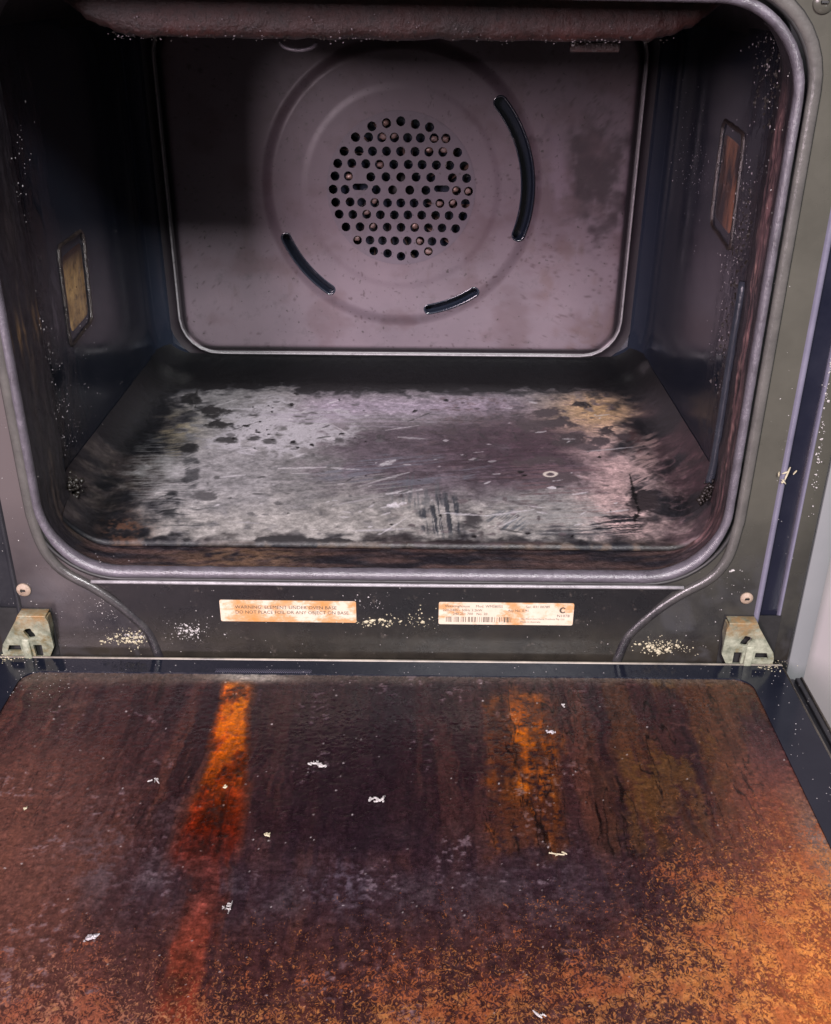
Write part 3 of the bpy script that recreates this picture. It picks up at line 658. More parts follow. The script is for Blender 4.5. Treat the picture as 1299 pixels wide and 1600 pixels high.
blots = [(332, 645, 22, 10, 40), (345, 664, 24, 7, 42), (300, 625, 14, 9, 40), (352, 688, 20, 6, 66), (395, 685, 12, 6, 74), (322, 777, 19, 9, 92), (300, 700, 16, 9, 48), (420, 690, 14, 5, 84), (905, 633, 18, 4.5, 36),
         (850, 645, 28, 10, 70), (868, 662, 32, 9, 66), (830, 668, 20, 8, 74), (890, 688, 28, 9, 66), (948, 672, 16, 9, 60), (935, 690, 22, 7, 74), (975, 682, 13, 5, 72), (840, 722, 36, 9, 74), (880, 746, 40, 8, 82), (920, 700, 20, 6, 84),
         (525, 846, 44, 5, 56), (705, 849, 46, 5, 42), (1005, 790, 24, 20, 52), (450, 843, 60, 5, 62), (640, 850, 60, 4, 60), (820, 850, 70, 4, 70)]
for k in range(90): blots.append((rb_.uniform(300, 980), rb_.uniform(620, 840), rb_.uniform(2, 9), rb_.uniform(1.2, 3.6), rb_.uniform(60, 105)))
for bx, by, bw, bh, g_ in blots:
    near = (np.abs(u-bx) < bw*2.4) & (np.abs(v-by) < bh*2.4)
    if not near.any(): continue
    d_ = np.hypot((u[near]-bx)/bw, (v[near]-by)/bh)+(W2[near]-.5)*1.5+(W3[near]-.5)*.5
    tint = np.array([1.05, .93, .97]) if bx > 600 else np.array([1, .98, 1.0])
    c[near] = mixc(c[near], np.array([g_]*3)*tint, sst(1.15, .65, d_)*(.95 if bw > 10 else .6))
for k in range(46):
    bx, by = (rb_.gauss(400, 60), rb_.gauss(660, 40)) if k < 26 else (rb_.uniform(250, 1000), rb_.uniform(600, 850))
    rr_ = rb_.uniform(.8, 2.6); ex = rb_.uniform(1, 2.6); c = mixc(c, (18, 17, 18), sst(1.2, .6, np.hypot((u-bx)/rr_/ex, (v-by)/rr_)+(W3-.5)*1.2))
scr = [(435, 732, 510, 730, 1.8, 196), (518, 731, 562, 734, 1.6, 186), (592, 728, 618, 719, 4, 172), (606, 790, 634, 786, 4, 205), (660, 765, 604, 772, 2.6, 168), (622, 683, 668, 686, 1.8, 168), (505, 683, 522, 686, 3.2, 178),
       (984, 742, 999, 806, 2.6, 18), (999, 798, 992, 814, 4, 18), (855, 762, 868, 763, 2.5, 190), (748, 676, 760, 690, 1.2, 50), (800, 672, 808, 690, 1.2, 44),
       (690, 802, 760, 806, 1.6, 190), (760, 806, 835, 796, 1.6, 190), (520, 790, 600, 775, 1.3, 160), (560, 760, 640, 738, 1.4, 165), (540, 830, 640, 826, 1.6, 175), (310, 600, 305, 640, 2, 40)]
for k in range(110):
    x0, y0 = rb_.uniform(330, 960), rb_.uniform(625, 840); L = rb_.expovariate(1/12)+3; a_ = rb_.gauss(-.18, .3); scr.append((x0, y0, x0+L*math.cos(a_), y0+.6*L*math.sin(a_), rb_.uniform(.8, 1.5), rb_.choice([185, 165, 60, 200, 190])))
for x0, y0, x1, y1, ww, g_ in scr:
    bx0, bx1, by0, by1 = min(x0, x1)-8, max(x0, x1)+8, min(y0, y1)-8, max(y0, y1)+8
    near = (u > bx0) & (u < bx1) & (v > by0) & (v < by1)
    if not near.any(): continue
    dx, dy = x1-x0, y1-y0; L2 = dx*dx+dy*dy; t = np.clip(((u[near]-x0)*dx+(v[near]-y0)*dy)/L2, 0, 1)
    d_ = np.hypot(u[near]-x0-t*dx, v[near]-y0-t*dy)/(ww*(.35+.65*np.sin(np.pi*np.clip(t, .05, .95))))+(W3[near]-.5)*2.2+(W2[near]-.5)*1.5
    c[near] = mixc(c[near], (g_, g_*.98, g_), sst(1.4, .3, d_)*(.9 if ww > 1.9 else .65))
d_ = np.abs(np.hypot((u-860)/12, (v-741)/5)-.75)+(W2-.5)*.5; c = mixc(c, (205, 196, 186), sst(.4, .15, d_)*.9)
c = np.clip(104*(np.clip(c, 2, 255)/104)**1.14, 0, 255)
c = mixc(c, (70, 56, 44), sst(843, 856, v)*sst(.4, .62, W2)*.8)
c = mixc(c, (24, 21, 21), sst(846, 856, v+(W2-.5)*14)*sst(.52, .62, W1)*.9)
c = mixc(c, (92, 62, 46), np.exp(-(((u-195)/36)**2+((v-830)/24)**2))*sst(.40, .62, W3*.5+W2*.5)*.95)
P[:, 2] += .0009*sst(95, 40, c.mean(1))*ash*sst(.3, .5, W2+.1)      # burnt-on crust stands proud of the ash
ii = np.arange(NX*NY).reshape(NY, NX); q = np.stack([ii[:-1, :-1], ii[:-1, 1:], ii[1:, 1:], ii[1:, :-1]], -1).reshape(-1, 4)
def gridmesh(name, P, q, mat, parent):
    me = bpy.data.meshes.new(name); me.vertices.add(len(P)); me.vertices.foreach_set('co', P.astype(np.float32).ravel())
    me.loops.add(q.size); me.loops.foreach_set('vertex_index', q.astype(np.int32).ravel()); me.polygons.add(len(q)); me.polygons.foreach_set('loop_start', np.arange(0, q.size, 4, dtype=np.int32))
    me.update(calc_edges=True); me.validate(); return link(name, me, mat, parent)
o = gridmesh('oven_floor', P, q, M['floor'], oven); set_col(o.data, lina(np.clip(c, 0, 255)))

# ---- grill shield under the ceiling
ol = [(-.2120, .3745), (-.1985, .3630), (-.1800, .3500), (-.1640, .3440), (-.1500, .3424), (-.08, .3418), (0, .3416), (.08, .3416), (.1500, .3420), (.1680, .3436), (.1840, .3490), (.1990, .3585), (.2120, .3745)]
ol = smooth_path(ol, 10); lps = []
for y, ins in ((.300, .0), (.20, .0), (.064, .0), (.0595, .0006), (.0565, .0022), (.0550, .0050), (.0545, .0090), (.0545, .016)):
    lps.append([(x*(1-ins*1.5)+.0006*mnoise.noise((x*90, y*50, 5)), y+.0008*mnoise.noise((x*120, 7, z*200)), min(.3745, z+ins+(.0016*mnoise.noise((x*170, y*60, 3))+.0010*mnoise.noise((x*420, y*90, 8)) if y < .08 else 0))) for x, y, z in ((p[0], y, p[1]) for p in ol)])
lps.append([(p[0], .0560, .3750) for p in lps[-1]])
V, F = loftgeo(lps, False); sh = mesh('grill_shield', V, F, M['shield'], oven)
tube('element_clip', smooth_path([(-.070, .09, .3385), (-.066, .088, .3355), (-.058, .087, .3343), (-.050, .088, .3355), (-.046, .09, .3385)], 6), .0012, M['bead'], oven)
box('element_clip', (.116, .084, .3345), (.148, .087, .3405), M['shield'], oven, .001)
for k, xx in enumerate((-.12, -.04, .04, .12)):
    tube('grill_element', smooth_path([(xx-.022, .10, .3475), (xx-.022, .27, .3475), (xx, .288, .3475), (xx+.022, .27, .3475), (xx+.022, .10, .3475)], 6), .0032, M['rust'], oven)

# ---- oven lamps in the side walls
def lamp(s, q, mat, name_mat, depth):
    """q: four wall points (y,z) near-top, far-top, far-bottom, near-bottom; bevelled frame with lens"""
    xw = .2622; Q = np.array(q, float); c0 = Q.mean(0)
    def lerp(k): return c0+(Q-c0)*k
    def rnd4(L, n=5, f=.12):
        out = []
        M_ = 10
        for i in range(4):
            a, b, d = L[i-1], L[i], L[(i+1) % 4]
            for k in range(n+1):
                t = k/n; p0 = b+(a-b)*f; p1 = b+(d-b)*f; out.append((1-t)**2*p0+2*t*(1-t)*b+t*t*p1)
            e0 = b+(d-b)*f; e1 = d+(b-d)*f
            out += [e0+(e1-e0)*k/M_ for k in range(1, M_)]
        return out
    lps = [[(s*(xw-dx), y, z) for y, z in rnd4(lerp(k))] for k, dx in ((1.06, -.001), (1.04, .0012), (1.01, .0022), (.985, .0018), (.97, -.001))]
    lps = [[(x+s*.0009*mnoise.noise((x*300, y*260, z*260)), y+.0007*mnoise.noise((y*300, z*260, 4)), z+.0007*mnoise.noise((z*300, y*260, 9))) for x, y, z in l] for l in lps]
    V, F = loftgeo(lps); fr = mesh('lamp_cover', V, F, M['crust'], oven)
    lps = [[(s*(xw-dx), y, z) for y, z in rnd4(lerp(k))] for k, dx in ((.975, -.0020), (.90, -.0006+depth), (.72, .0004+depth), (.02, .0006+depth))]
    V, F = loftgeo(lps); mesh('lamp_lens', V, F, mat, fr)
def wy(px, py, s): p = at(px, py, 0, s*.2600); return (p[1], p[2])
lamp(1, [wy(1160, 212, 1), wy(1128, 188, 1), wy(1108, 350, 1), wy(1138, 392, 1)], M['brown'], '', .0)
lamp(-1, [wy(94, 388, -1), wy(132, 360, -1), wy(147, 500, -1), wy(114, 542, -1)], M['amber'], '', .0)

# ---- printed labels on the lower panel
def text_mesh(name, s, x, z, size, mat, parent, y, wide=1.0):
    cu = bpy.data.curves.new(name, 'FONT'); cu.body = s; cu.size = size; cu.resolution_u = 2
    t = bpy.data.objects.new(name, cu); COL.objects.link(t); bpy.context.view_layer.update()
    me = bpy.data.meshes.new_from_object(t.evaluated_get(bpy.context.evaluated_depsgraph_get())); bpy.data.objects.remove(t); 
    for vv in me.vertices: vv.co = (x+vv.co.x*wide, y, z+vv.co.y)
    me.name = name
    return link(name, me, mat, parent, False)
def sticker(name, x0, x1, z0, z1, mat, tilt):
    bm = fill_holes(rrect((x1-x0)/2, z0, z1, .0012, 3, 8), [])
    for v_ in bm.verts: v_.co.x += (x0+x1)/2; v_.co.y = -.0027; v_.co.z += tilt*(v_.co.x-x0)/(x1-x0)
    r = bmesh.ops.extrude_face_region(bm, geom=bm.faces[:])
    for g in r['geom']:
        if isinstance(g, bmesh.types.BMVert): g.co.y = -.0021
    return frombm(name, bm, mat, oven)
s1 = sticker('warning_label', -.1222, -.0227, -.0443, -.0260, M['sticker'], -.0002)
s1['label'] = 'rust stained cream warning label with two lines of small print'
text_mesh('lettering', 'WARNING: ELEMENT UNDER OVEN BASE', -.1112, -.0331, .0040, M['print'], s1, -.00285, 1.0)
text_mesh('lettering', 'DO NOT PLACE FOIL OR ANY OBJECT ON BASE', -.1112, -.0374, .0040, M['print'], s1, -.00285, .96)
s2 = sticker('rating_label', .0376, .1360, -.0449, -.0260, M['sticker2'], 0)
s2['label'] = 'cream rating label with barcode and a round compliance mark'
for s_, x, z, sz, wd in (('Westinghouse', .0420, -.0301, .0030, 1.05), ('Mod. WMS805S', .0645, -.0301, .0030, 1.0), ('Ser. 031 00789', .1010, -.0301, .0030, .95),
                        ('220-240V~ 50Hz 3.2kW', .0405, -.0335, .0029, 1.0), ('Asy No. 0.91', .0880, -.0335, .0029, 1.0), ('240 251 700   No. 20', .0480, -.0366, .0029, 1.0),
                        ('N1078', .1240, -.0377, .0032, 1.05), ('The Electrolux Home Products Pty. Ltd', .0975, -.0402, .0021, .95), ('Made in Australia', .0975, -.0428, .0021, 1.0)):
    text_mesh('lettering', s_, x, z, sz, M['print'], s2, -.00285, wd)
V = []; F = []
x = .0430
while x < .0905:
    ww = rnd.choice([.0003, .0003, .0005, .0008])
    b = len(V); V += [(x, -.00285, -.0428), (x+ww, -.00285, -.0428), (x+ww, -.00285, -.0382), (x, -.00285, -.0382)]; F.append((b, b+1, b+2, b+3)); x += ww+rnd.choice([.0004, .0006, .001, .0014])
mesh('barcode', V, F, M['print'], s2, False)
# compliance mark: thick open C with a tick end
cm = []
a_ = np.linspace(math.radians(40), math.radians(325), 26)
loops = [[(.1283+.0013*math.cos(t)-.0001, -.00285, -.0318+.0016*math.sin(t)) for t in a_], [(.1280+.0025*math.cos(t), -.00285, -.0318+.0026*math.sin(t)) for t in a_]]
V, F = loftgeo(loops, False); mesh('compliance_mark', V, F, M['print'], s2, False)

# ---- hinges
def hinge(s):
    Pm = [(.2480, -.0375), (.2690, -.0375), (.2700, -.0400), (.2850, -.0640), (.2868, -.0700), (.2868, -.0790), (.2540, -.0790), (.2475, -.0660), (.2468, -.0420)]
    key = arc(.2640, -.0530, .0030, 12)
    holes = [[(.2628+.0036*math.cos(t)+.0010*math.sin(3*t), -.0530+.0050*math.sin(t)) for t in np.linspace(0, 2*math.pi, 13)[:-1]], [(.2562, -.0640), (.2625, -.0640), (.2625, -.0760), (.2568, -.0760)], [(.2722, -.0645), (.2805, -.0645), (.2828, -.0705), (.2722, -.0705)]]
    Pm = [(s*x, z) for x, z in Pm]; holes = [[(s*x, z) for x, z in h_] for h_ in holes]
    lean = lambda x, z: -.0030-max(0, (z+.079))/.042*.0058
    h_ = plate('hinge', Pm, holes, -.0022, 0, M['hinge'], oven, lean)
    # side cheek and the lever inside
    V = []
    for y_off in (0, .012):
        for z in (-.0385, -.050, -.066, -.0795): V.append((s*(.2472 if z > -.06 else .2472+(-z-.06)*.32), -.0040-(z+.079)/.042*.0058+y_off*(.6 if z > -.06 else .25), z))
    V += [(x+s*.0014, y, z) for x, y, z in V]
    F = [(0, 1, 5, 4), (1, 2, 6, 5), (2, 3, 7, 6), (8, 9, 13, 12), (9, 10, 14, 13), (10, 11, 15, 14), (0, 1, 9, 8), (1, 2, 10, 9), (2, 3, 11, 10), (4, 5, 13, 12), (5, 6, 14, 13), (6, 7, 15, 14), (0, 4, 12, 8), (3, 7, 15, 11)]
    mesh('hinge_cheek', V, F, M['hinge'], h_, False)
    a, b = sorted((s*.2645, s*.2705)); box('hinge_lever', (a, -.0085, -.0815), (b, -.0050, -.0585), M['hinge'], h_, .0012)
    box('hinge_cap', (min(s*.2482, s*.2688), -.0105, -.0378), (max(s*.2482, s*.2688), -.0004, -.0366), M['hinge'], h_, .0005)
    plate('hinge_mouth', [(s*.2468, -.036), (s*.2885, -.036), (s*.2885, -.080), (s*.2468, -.080)], [], -.0006, -.0002, M['black'], oven)
for s in (1, -1): hinge(s)

# ---- the door, folded down
door = bpy.data.objects.new('door', None); COL.objects.link(door); door.parent = oven; door.location = (0, 0, 0)
ZD = -.0753
door['label'] = 'door folded flat, its inner glass coated with brown baked grease'
box('door_body', (-.3045, -.475, ZD-.034), (.3045, -.0130, ZD-.0062), M['doorbody'], door, .004, 3)
for s in (1, -1):
    box('body_edge', (min(s*.3005, s*.3062), -.474, ZD-.0075), (max(s*.3005, s*.3062), -.0170, ZD-.0035), M['doorbody'], door, .0012)
    tube('edge_highlight_strip', [(s*.3050, -.474, ZD-.0034), (s*.3050, -.018, ZD-.0034)], .0010, M['door_highlight'], door, n=8, up=(0, 0, 1))  # cream strip added as the highlight of the body edge
# border ring of the glass (dark band) with rounded window
def rr2(x0, x1, y0, y1, r, n=10, m=20):
    pts = rrect((x1-x0)/2, y0, y1, r, n, m); return [((x0+x1)/2+x, y) for x, y in pts]
GX0, GY0, GY1 = .2935, -.470, -.0062
WX, WY0, WY1 = .2650, -.440, -.0240
outer = rr2(-GX0, GX0, GY0, GY1, .004); win = rr2(-WX, WX, WY0, WY1, .013, 14)
bm = fill_holes(outer, [win])
for v_ in bm.verts: v_.co = (v_.co.x, v_.co.z, ZD)
r = bmesh.ops.extrude_face_region(bm, geom=bm.faces[:])
for g in r['geom']:
    if isinstance(g, bmesh.types.BMVert): g.co.z = ZD-.0060
frombm('glass_border', bm, M['border'], door)
tube('glass_edge_highlight', [(-GX0, GY1-.0006, ZD-.0006), (-.15, GY1-.0006, ZD-.0004), (0, GY1-.0006, ZD-.0003), (.15, GY1-.0006, ZD-.0004), (GX0, GY1-.0006, ZD-.0006)], .0013, M['door_highlight'], door, n=8, up=(0, 0, 1))  # highlight of the glass edge painted in as a cream tube
for s in (1, -1): tube('glass_edge_highlight', [(s*GX0, GY0+.004, ZD-.0008), (s*GX0, GY1-.004, ZD-.0008)], .0011, M['door_highlight'], door, n=8, up=(0, 0, 1))  # side edge highlights, painted in the same way
# greasy window
NX, NY = 780, 640
X = np.linspace(-WX-.001, WX+.001, NX); Y = np.concatenate([np.linspace(WY0-.001, -.33, 60), np.linspace(-.33, WY1+.001, NY-60+1)[1:]]); GX, GY = np.meshgrid(X, Y); gx = GX.ravel(); gy = GY.ravel()
wx = gx+.006*(fbm(gx*60, gy*60, 81, 4)-.5); wy = gy+.010*(fbm(gx*60, gy*60, 82, 4)-.5)
W1 = fbm(wx*20, wy*20, 51, 6, .55); W2 = fbm(wx*64, wy*64, 52, 5, .55); W3 = fbm(gx*280, gy*330, 53, 4, .6); ST = fbm(wx*75, wy*9, 54, 5); ST2 = fbm(wx*210+3*(W1-.5), wy*18, 55, 5, .6); W4 = fbm(gx*620, gy*620, 56, 2)
gz = ZD-.0012+.0008*(W3-.5)+.0006*(ST2-.5)
P = np.stack([gx, gy, gz], 1); u, v = px_of(P)
def ridge(n_, w_): return sst(w_, 0, np.abs(n_-.5))
crack = np.maximum(ridge(fbm(wx*70, gy*5+3, 57, 3), .012), .8*ridge(fbm(wx*120, gy*9+7, 59, 3), .012))
c = np.zeros((len(gx), 3))+np.array([60, 40, 41.])
c = mixc(c, (86, 57, 50), sst(.42, .66, ST)*.75)
c = mixc(c, (42, 28, 32), sst(.44, .60, ST2)*.75)
c = mixc(c, (96, 72, 68), sst(.56, .74, W2)*sst(.42, .6, W3)*.45)
upper = sst(1352, 1322, v+(W2-.5)*26)  # ends where the painted oven reflection begins
c = mixc(c, (38, 28, 35), np.exp(-((u-560-(W1-.5)*160)/190)**2)*upper*.75)
c = mixc(c, (112, 79, 68), sst(330, 20, u+(W1-.5)*160)*sst(1060, 1250, v)*.75)
c = mixc(c, (84, 58, 40), sst(880, 1000, u+(W1-.5)*160)*upper*sst(.4, .62, ST+.08)*.6)
c = mixc(c, (92, 70, 40), sst(.54, .70, fbm(wx*55, wy*16, 58, 5)+.3*(W3-.5))*sst(930, 1010, u)*sst(1180, 1080, u)*upper*.6)
c = mixc(c, (112, 74, 68), sst(1080, 1200, u+(W2-.5)*60)*sst(1100, 1250, v)*.7)
c = mixc(c, (150, 92, 66), sst(1150, 1230, u+(W2-.5)*80)*sst(1180, 1290, v)*.6)
hz = np.exp(-((v-1400-(W1-.5)*120)/50)**2)*sst(60, 320, u+(W2-.5)*90)*sst(1090, 850, u+(W1-.5)*200)  # bluish haze band: the oven's reflection painted onto the glass
c = mixc(c, (52, 42, 50), np.exp(-((v-1385-(W1-.5)*60)/60)**2)*sst(60, 320, u)*sst(1100, 900, u)*.7)  # dark part of the painted reflection
c = mixc(c, (74, 67, 72), hz*sst(.38, .66, .5*W2+.5*W3)*.6)
c = mixc(c, (90, 78, 82), np.exp(-(((u-190-(W1-.5)*90)/80)**2+((v-1330-(u-190)*-.35)/80)**2))*sst(.42, .62, .5*W2+.5*W3)*.75)
c = mixc(c, (88, 82, 92), np.exp(-(((u-540)/50)**2+((v-1385)/36)**2))*sst(.40, .60, .4*W2+.6*W3)*.7)  # bluish patch of the painted reflection haze
amt = np.clip(sst(1300, 1690, v+(u-650)*.12+(W1-.5)*110)*.95+sst(930, 1330, u+(W1-.5)*120+(v-1400)*.25)*sst(1130, 1460, v+(W1-.5)*80)*1.05, 0, 1)  # orange grease amount, with light falloff painted in low and right
amt = np.clip(amt+.20*sst(900, 1050, u)*sst(1180, 1260, v)+.16*sst(300, 60, u)*sst(1150, 1300, v), 0, 1)*np.clip(.75+.9*(W2-.4), .5, 1.25); amt = np.clip(amt+.22*sst(520, 40, u+(W1-.5)*200)*sst(1380, 1600, v), 0, 1)
nz = .5*W2+.5*W3
oc = np.zeros_like(c)+np.array([168, 106, 60.]); oc = mixc(oc, (236, 150, 72), sst(950, 1270, u+(W1-.5)*120)*sst(1250, 1480, v)); oc = mixc(oc, (160, 106, 84), sst(500, 100, u)); oc = mixc(oc, (206, 150, 90), sst(.60, .78, W4)*.45); oc = mixc(oc, (150, 70, 44), sst(.5, .7, W2)*.5)
c = mixc(c, (66, 40, 38), amt*.7)
c = mixc(c, (122, 70, 46), sst(1000, 1280, u)*amt*.8)
c = mixc(c, (170, 104, 56), sst(1120, 1310, u+(W1-.5)*60)*sst(1360, 1560, v)*.6)  # painted brightening over the grease at lower right
def run(path, col0, col1, ragged=18, al=1.0):
    global c
    ys = [p[0] for p in path]; cx_ = np.interp(v, ys, [p[1] for p in path]); wd = np.interp(v, ys, [p[2] for p in path])
    m_ = sst(1.3, .62, np.abs(u-cx_+(W2-.5)*ragged+(ST2-.5)*ragged)/np.maximum(wd, 1))*sst(ys[0]-8, ys[0]+10, v+(W2-.5)*16)*sst(ys[-1]+22, ys[-1]-22, v+(ST2-.5)*50+(W2-.5)*30)
    m_ = m_*sst(.16, .42, .4*W3+.6*W2)*al
    t_ = np.clip((v-ys[0])/(ys[-1]-ys[0]), 0, 1)[:, None]
    col = np.asarray(col0, float)*(1-t_)+np.asarray(col1, float)*t_
    col = col*(1+.55*(W3-.5)+1.1*(W2-.5)+.9*(ST2-.5))[:, None]
    c = c*(1-m_[:, None])+np.clip(col, 0, 255)*m_[:, None]
run([(1066, 374, 24), (1110, 366, 23), (1190, 354, 30), (1270, 336, 46), (1338, 318, 54)], (140, 74, 27), (92, 32, 21), 12)
k0 = sst(1.1, .8, np.abs(u-np.interp(v, [1066, 1110, 1190, 1270], [374, 366, 354, 336]))/np.interp(v, [1066, 1110, 1190, 1270], [22, 21, 28, 44]))*sst(1290, 1080, v)*sst(1064, 1074, v)
c = mixc(c, (186, 112, 30), k0*sst(.48, .60, fbm(wx*110, wy*60, 95, 4))*.8)
run([(1300, 322, 40), (1380, 318, 38), (1450, 306, 34), (1540, 288, 36), (1660, 268, 40)], (70, 38, 36), (140, 68, 44), 40, .65)
t_ = sst(.40, .60, ST+.05+(W2-.5)*.4)
m_ = sst(1.25, .5, np.abs(u-822-(v-1200)*.03+(W1-.5)*40)/56+(W2-.5)*.7)*sst(1070, 1120, v+(W2-.5)*30)*sst(1350, 1290, v+(W2-.5)*70)*np.clip(t_*.8+.25, 0, 1)
c = mixc(c, (146, 82, 26), m_*sst(.25, .45, W3)*.95)
c = mixc(c, (172, 102, 30), m_*sst(.52, .68, fbm(wx*80, wy*34, 77, 4))*.8)
c = mixc(c, (26, 16, 15), crack*sst(.28, .48, W1+.1)*sst(640, 780, u)*sst(1250, 1120, u)*upper*.95)
c = mixc(c, (28, 18, 20), crack*sst(.42, .56, W1)*sst(640, 300, u)*upper*.6)
c = mixc(c, (112, 107, 104), sst(.243, .262, gx+(W2-.5)*.014)*sst(1180, 1330, v)*.75)
c = mixc(c, (100, 92, 84), sst(1076, 1060, v+(W2-.5)*14)*.7)
c = mixc(c, (165, 160, 152), sst(1070, 1060, v)*np.exp(-((u-390)/60)**2)*.85)
c = mixc(c, (128, 116, 122), sst(.60, .72, W3)*sst(.58, .70, fbm(wx*42, wy*42, 97, 4))*sst(1000, 800, u)*(1-np.exp(-((u-330)/70)**2))*.5)
c = mixc(c, (96, 78, 72), np.exp(-(((u-110)/60)**2+((v-1085)/22)**2))*sst(.3, .6, W2)*.7)
lum_ = (c@np.array([.3, .55, .15]))[:, None]; c = np.clip(lum_+(c-lum_)*1.16, 4, 255)
c = 90*(c/90)**1.12
c *= (1+.30*(W4-.5)+.40*(W3-.5))[:, None]
for k in range(300):
    bx, by = rb_.uniform(0, 1290), rb_.uniform(1065, 1595); rr_ = rb_.uniform(.6, 1.5); near = (np.abs(u-bx) < 6) & (np.abs(v-by) < 6)
    if near.any(): c[near] = mixc(c[near], (205, 196, 196), sst(1.3, .6, np.hypot(u[near]-bx, v[near]-by)/rr_)*rb_.uniform(.3, .9))
ii = np.arange(NX*NY).reshape(NY, NX); q = np.stack([ii[:-1, :-1], ii[:-1, 1:], ii[1:, 1:], ii[1:, :-1]], -1).reshape(-1, 4)
o = gridmesh('greasy_window', P, q, M['grease'], door); set_col(o.data, lina(np.clip(c, 0, 255))); set_col(o.data, lina(np.clip(oc, 0, 255)), 'grain'); set_col(o.data, np.repeat(amt[:, None], 3, 1), 'amount')
# dotted print along the hinge side of the window
V = []; F = []
for r_ in range(5):
    for k in range(44):
        x = -.125+k*.0016+(r_ % 2)*.0008; y = WY1+.0008+r_*.0010; rr_ = .00052*(1-.14*r_); b = len(V)
        V += [(x+rr_*math.cos(t), y+rr_*math.sin(t), ZD+.0003) for t in np.linspace(0, 2*math.pi, 7)[:-1]]; F.append(tuple(range(b, b+6)))
dots = mesh('dot_print', V, F, M['trimlight'], door, False); dots['kind'] = 'stuff'

# ------------------------------------------------------------------ crumbs
def flake(V, F, p, n, s, r):
    n = Vector(n).normalized(); t = n.orthogonal().normalized(); b = n.cross(t); a = r.uniform(0, 6.28)
    t, b = t*math.cos(a)+b*math.sin(a), b*math.cos(a)-t*math.sin(a); k = len(V); el = r.uniform(.5, 1.0)
    for i in range(5):
        q = 6.283*i/5+r.uniform(-.4, .4); V.append(tuple(Vector(p)+t*s*math.cos(q)*r.uniform(.7, 1.2)+b*s*el*math.sin(q)*r.uniform(.7, 1.2)+n*s*.05))
    V.append(tuple(Vector(p)+n*s*r.uniform(.4, .9)))
    for i in range(5): F.append((k+i, k+(i+1) % 5, k+5))
    F.append((k+4, k+3, k+2, k+1, k))
def stuff(name, items, mat, label, cat, k=.82):
    V = []; F = []; r = random.Random(3)
    for p, n, s in items: flake(V, F, p, n, s*k*(.7+.6*r.random()), r)
    return tag(mesh(name, V, F, mat, None, False), label, cat, None, 'stuff')
FN = (0, -1, 0); UP = (0, 0, 1); items = []; r = random.Random(11)
def clus(px, py, sx, sy, n, s0, s1, ax, val, nrm, out):
    for k in range(n):
        x, y = r.gauss(px, sx), r.gauss(py, sy); p_ = at(x, y, ax, val)
        out.append((p_, nrm, r.uniform(s0, s1)*r.uniform(.6, 1)))
wp = []; yp = []
clus(205, 998, 22, 7, 170, .0003, .0010, 1, -.0002, FN, yp); clus(215, 993, 12, 4, 60, .0004, .0012, 1, -.0002, FN, wp); clus(165, 945, 12, 12, 40, .0003, .0008, 1, -.0002, FN, wp)
clus(296, 985, 17, 9, 120, .0003, .0011, 1, -.0023, FN, wp); clus(1040, 1011, 22, 6, 130, .0004, .0011, 1, -.0002, FN, yp)
clus(1025, 1010, 9, 6, 50, .0005, .0012, 1, -.0002, FN, yp)
clus(595, 972, 24, 4, 60, .0003, .0011, 1, -.0023, FN, yp); clus(665, 965, 20, 8, 40, .0003, .0012, 1, -.0023, FN, yp); clus(580, 940, 20, 10, 30, .0003, .0008, 1, -.0023, FN, wp)
clus(160, 960, 40, 28, 110, .0002, .0006, 1, -.0002, FN, wp)
clus(1205, 1040, 14, 6, 60, .0004, .0013, 2, ZD, UP, yp); clus(15, 1028, 16, 4, 40, .0004, .0013, 2, ZD, UP, yp)
for cx_, cy_, sx_, sy_, Y_ in ((218, 996, 16, 3.5, -.0002), (190, 1001, 14, 3, -.0002), (1030, 1012, 16, 4, -.0002), (600, 972, 22, 2.5, -.0023)):
    clus(cx_, cy_, sx_, sy_, 26, .0010, .0024, 1, Y_, FN, yp)
clus(296, 986, 9, 5, 22, .0010, .0022, 1, -.0023, FN, wp)
stuff('powder_crumbs', yp, M['yel'], 'yellowish powdery crumbs caught on the panel under the oven opening', 'crumbs')
for k in range(95): wp.append((at(r.uniform(250, 960), r.uniform(920, 1024), 1, -.0023), FN, r.uniform(.0002, .0006)))
for k in range(90): wp.append((at(1298-(q_ := r.random())*30+r.gauss(0, 2.5), 560+q_*250, 1, -.0002), FN, r.uniform(.0003, .0013)*r.random()+.0002))
for k in range(60): wp.append((at(r.uniform(1195, 1240), r.uniform(100, 900), 1, -.0002), FN, r.uniform(.0002, .0005)))
for k in range(40): wp.append((at(r.uniform(0, 60), r.uniform(650, 1020), 1, -.0002), FN, r.uniform(.0002, .0006)))
for k in range(60): wp.append((at(r.uniform(1000, 1180), r.uniform(890, 1020), 1, -.0002), FN, r.uniform(.0002, .0006)))
for k in range(70): wp.append((at(r.uniform(10, 110), r.gauss(1060, 22), 2, ZD), UP, r.uniform(.0002, .0007)))
for k in range(90):
    y_ = r.uniform(-.30, -.004); wp.append(((r.uniform(.267, .302), y_, ZD), UP, r.uniform(.0002, .0006)))
for k in range(60): wp.append((at(r.uniform(60, 1200), r.uniform(1036, 1056), 2, ZD), UP, r.uniform(.0002, .0006)))
stuff('pale_specks', wp, M['dust'], 'tiny white specks scattered over the front panel and door edge', 'crumbs')
dp = []
def wall_in(px, py, s): return at(px, py, 0, s*.2600)
for k in range(150):
    t = r.random(); px = 1160-t*45+r.gauss(0, 9); py = 330+t*240+r.gauss(0, 30); dp.append((at(px, py, 0, .2480), (-1, 0, 0), r.uniform(.0003, .0010)))
for k in range(110): dp.append((wall_in(r.gauss(1085, 16), r.gauss(265, 45), 1), (-1, 0, 0), r.uniform(.0003, .0009)))
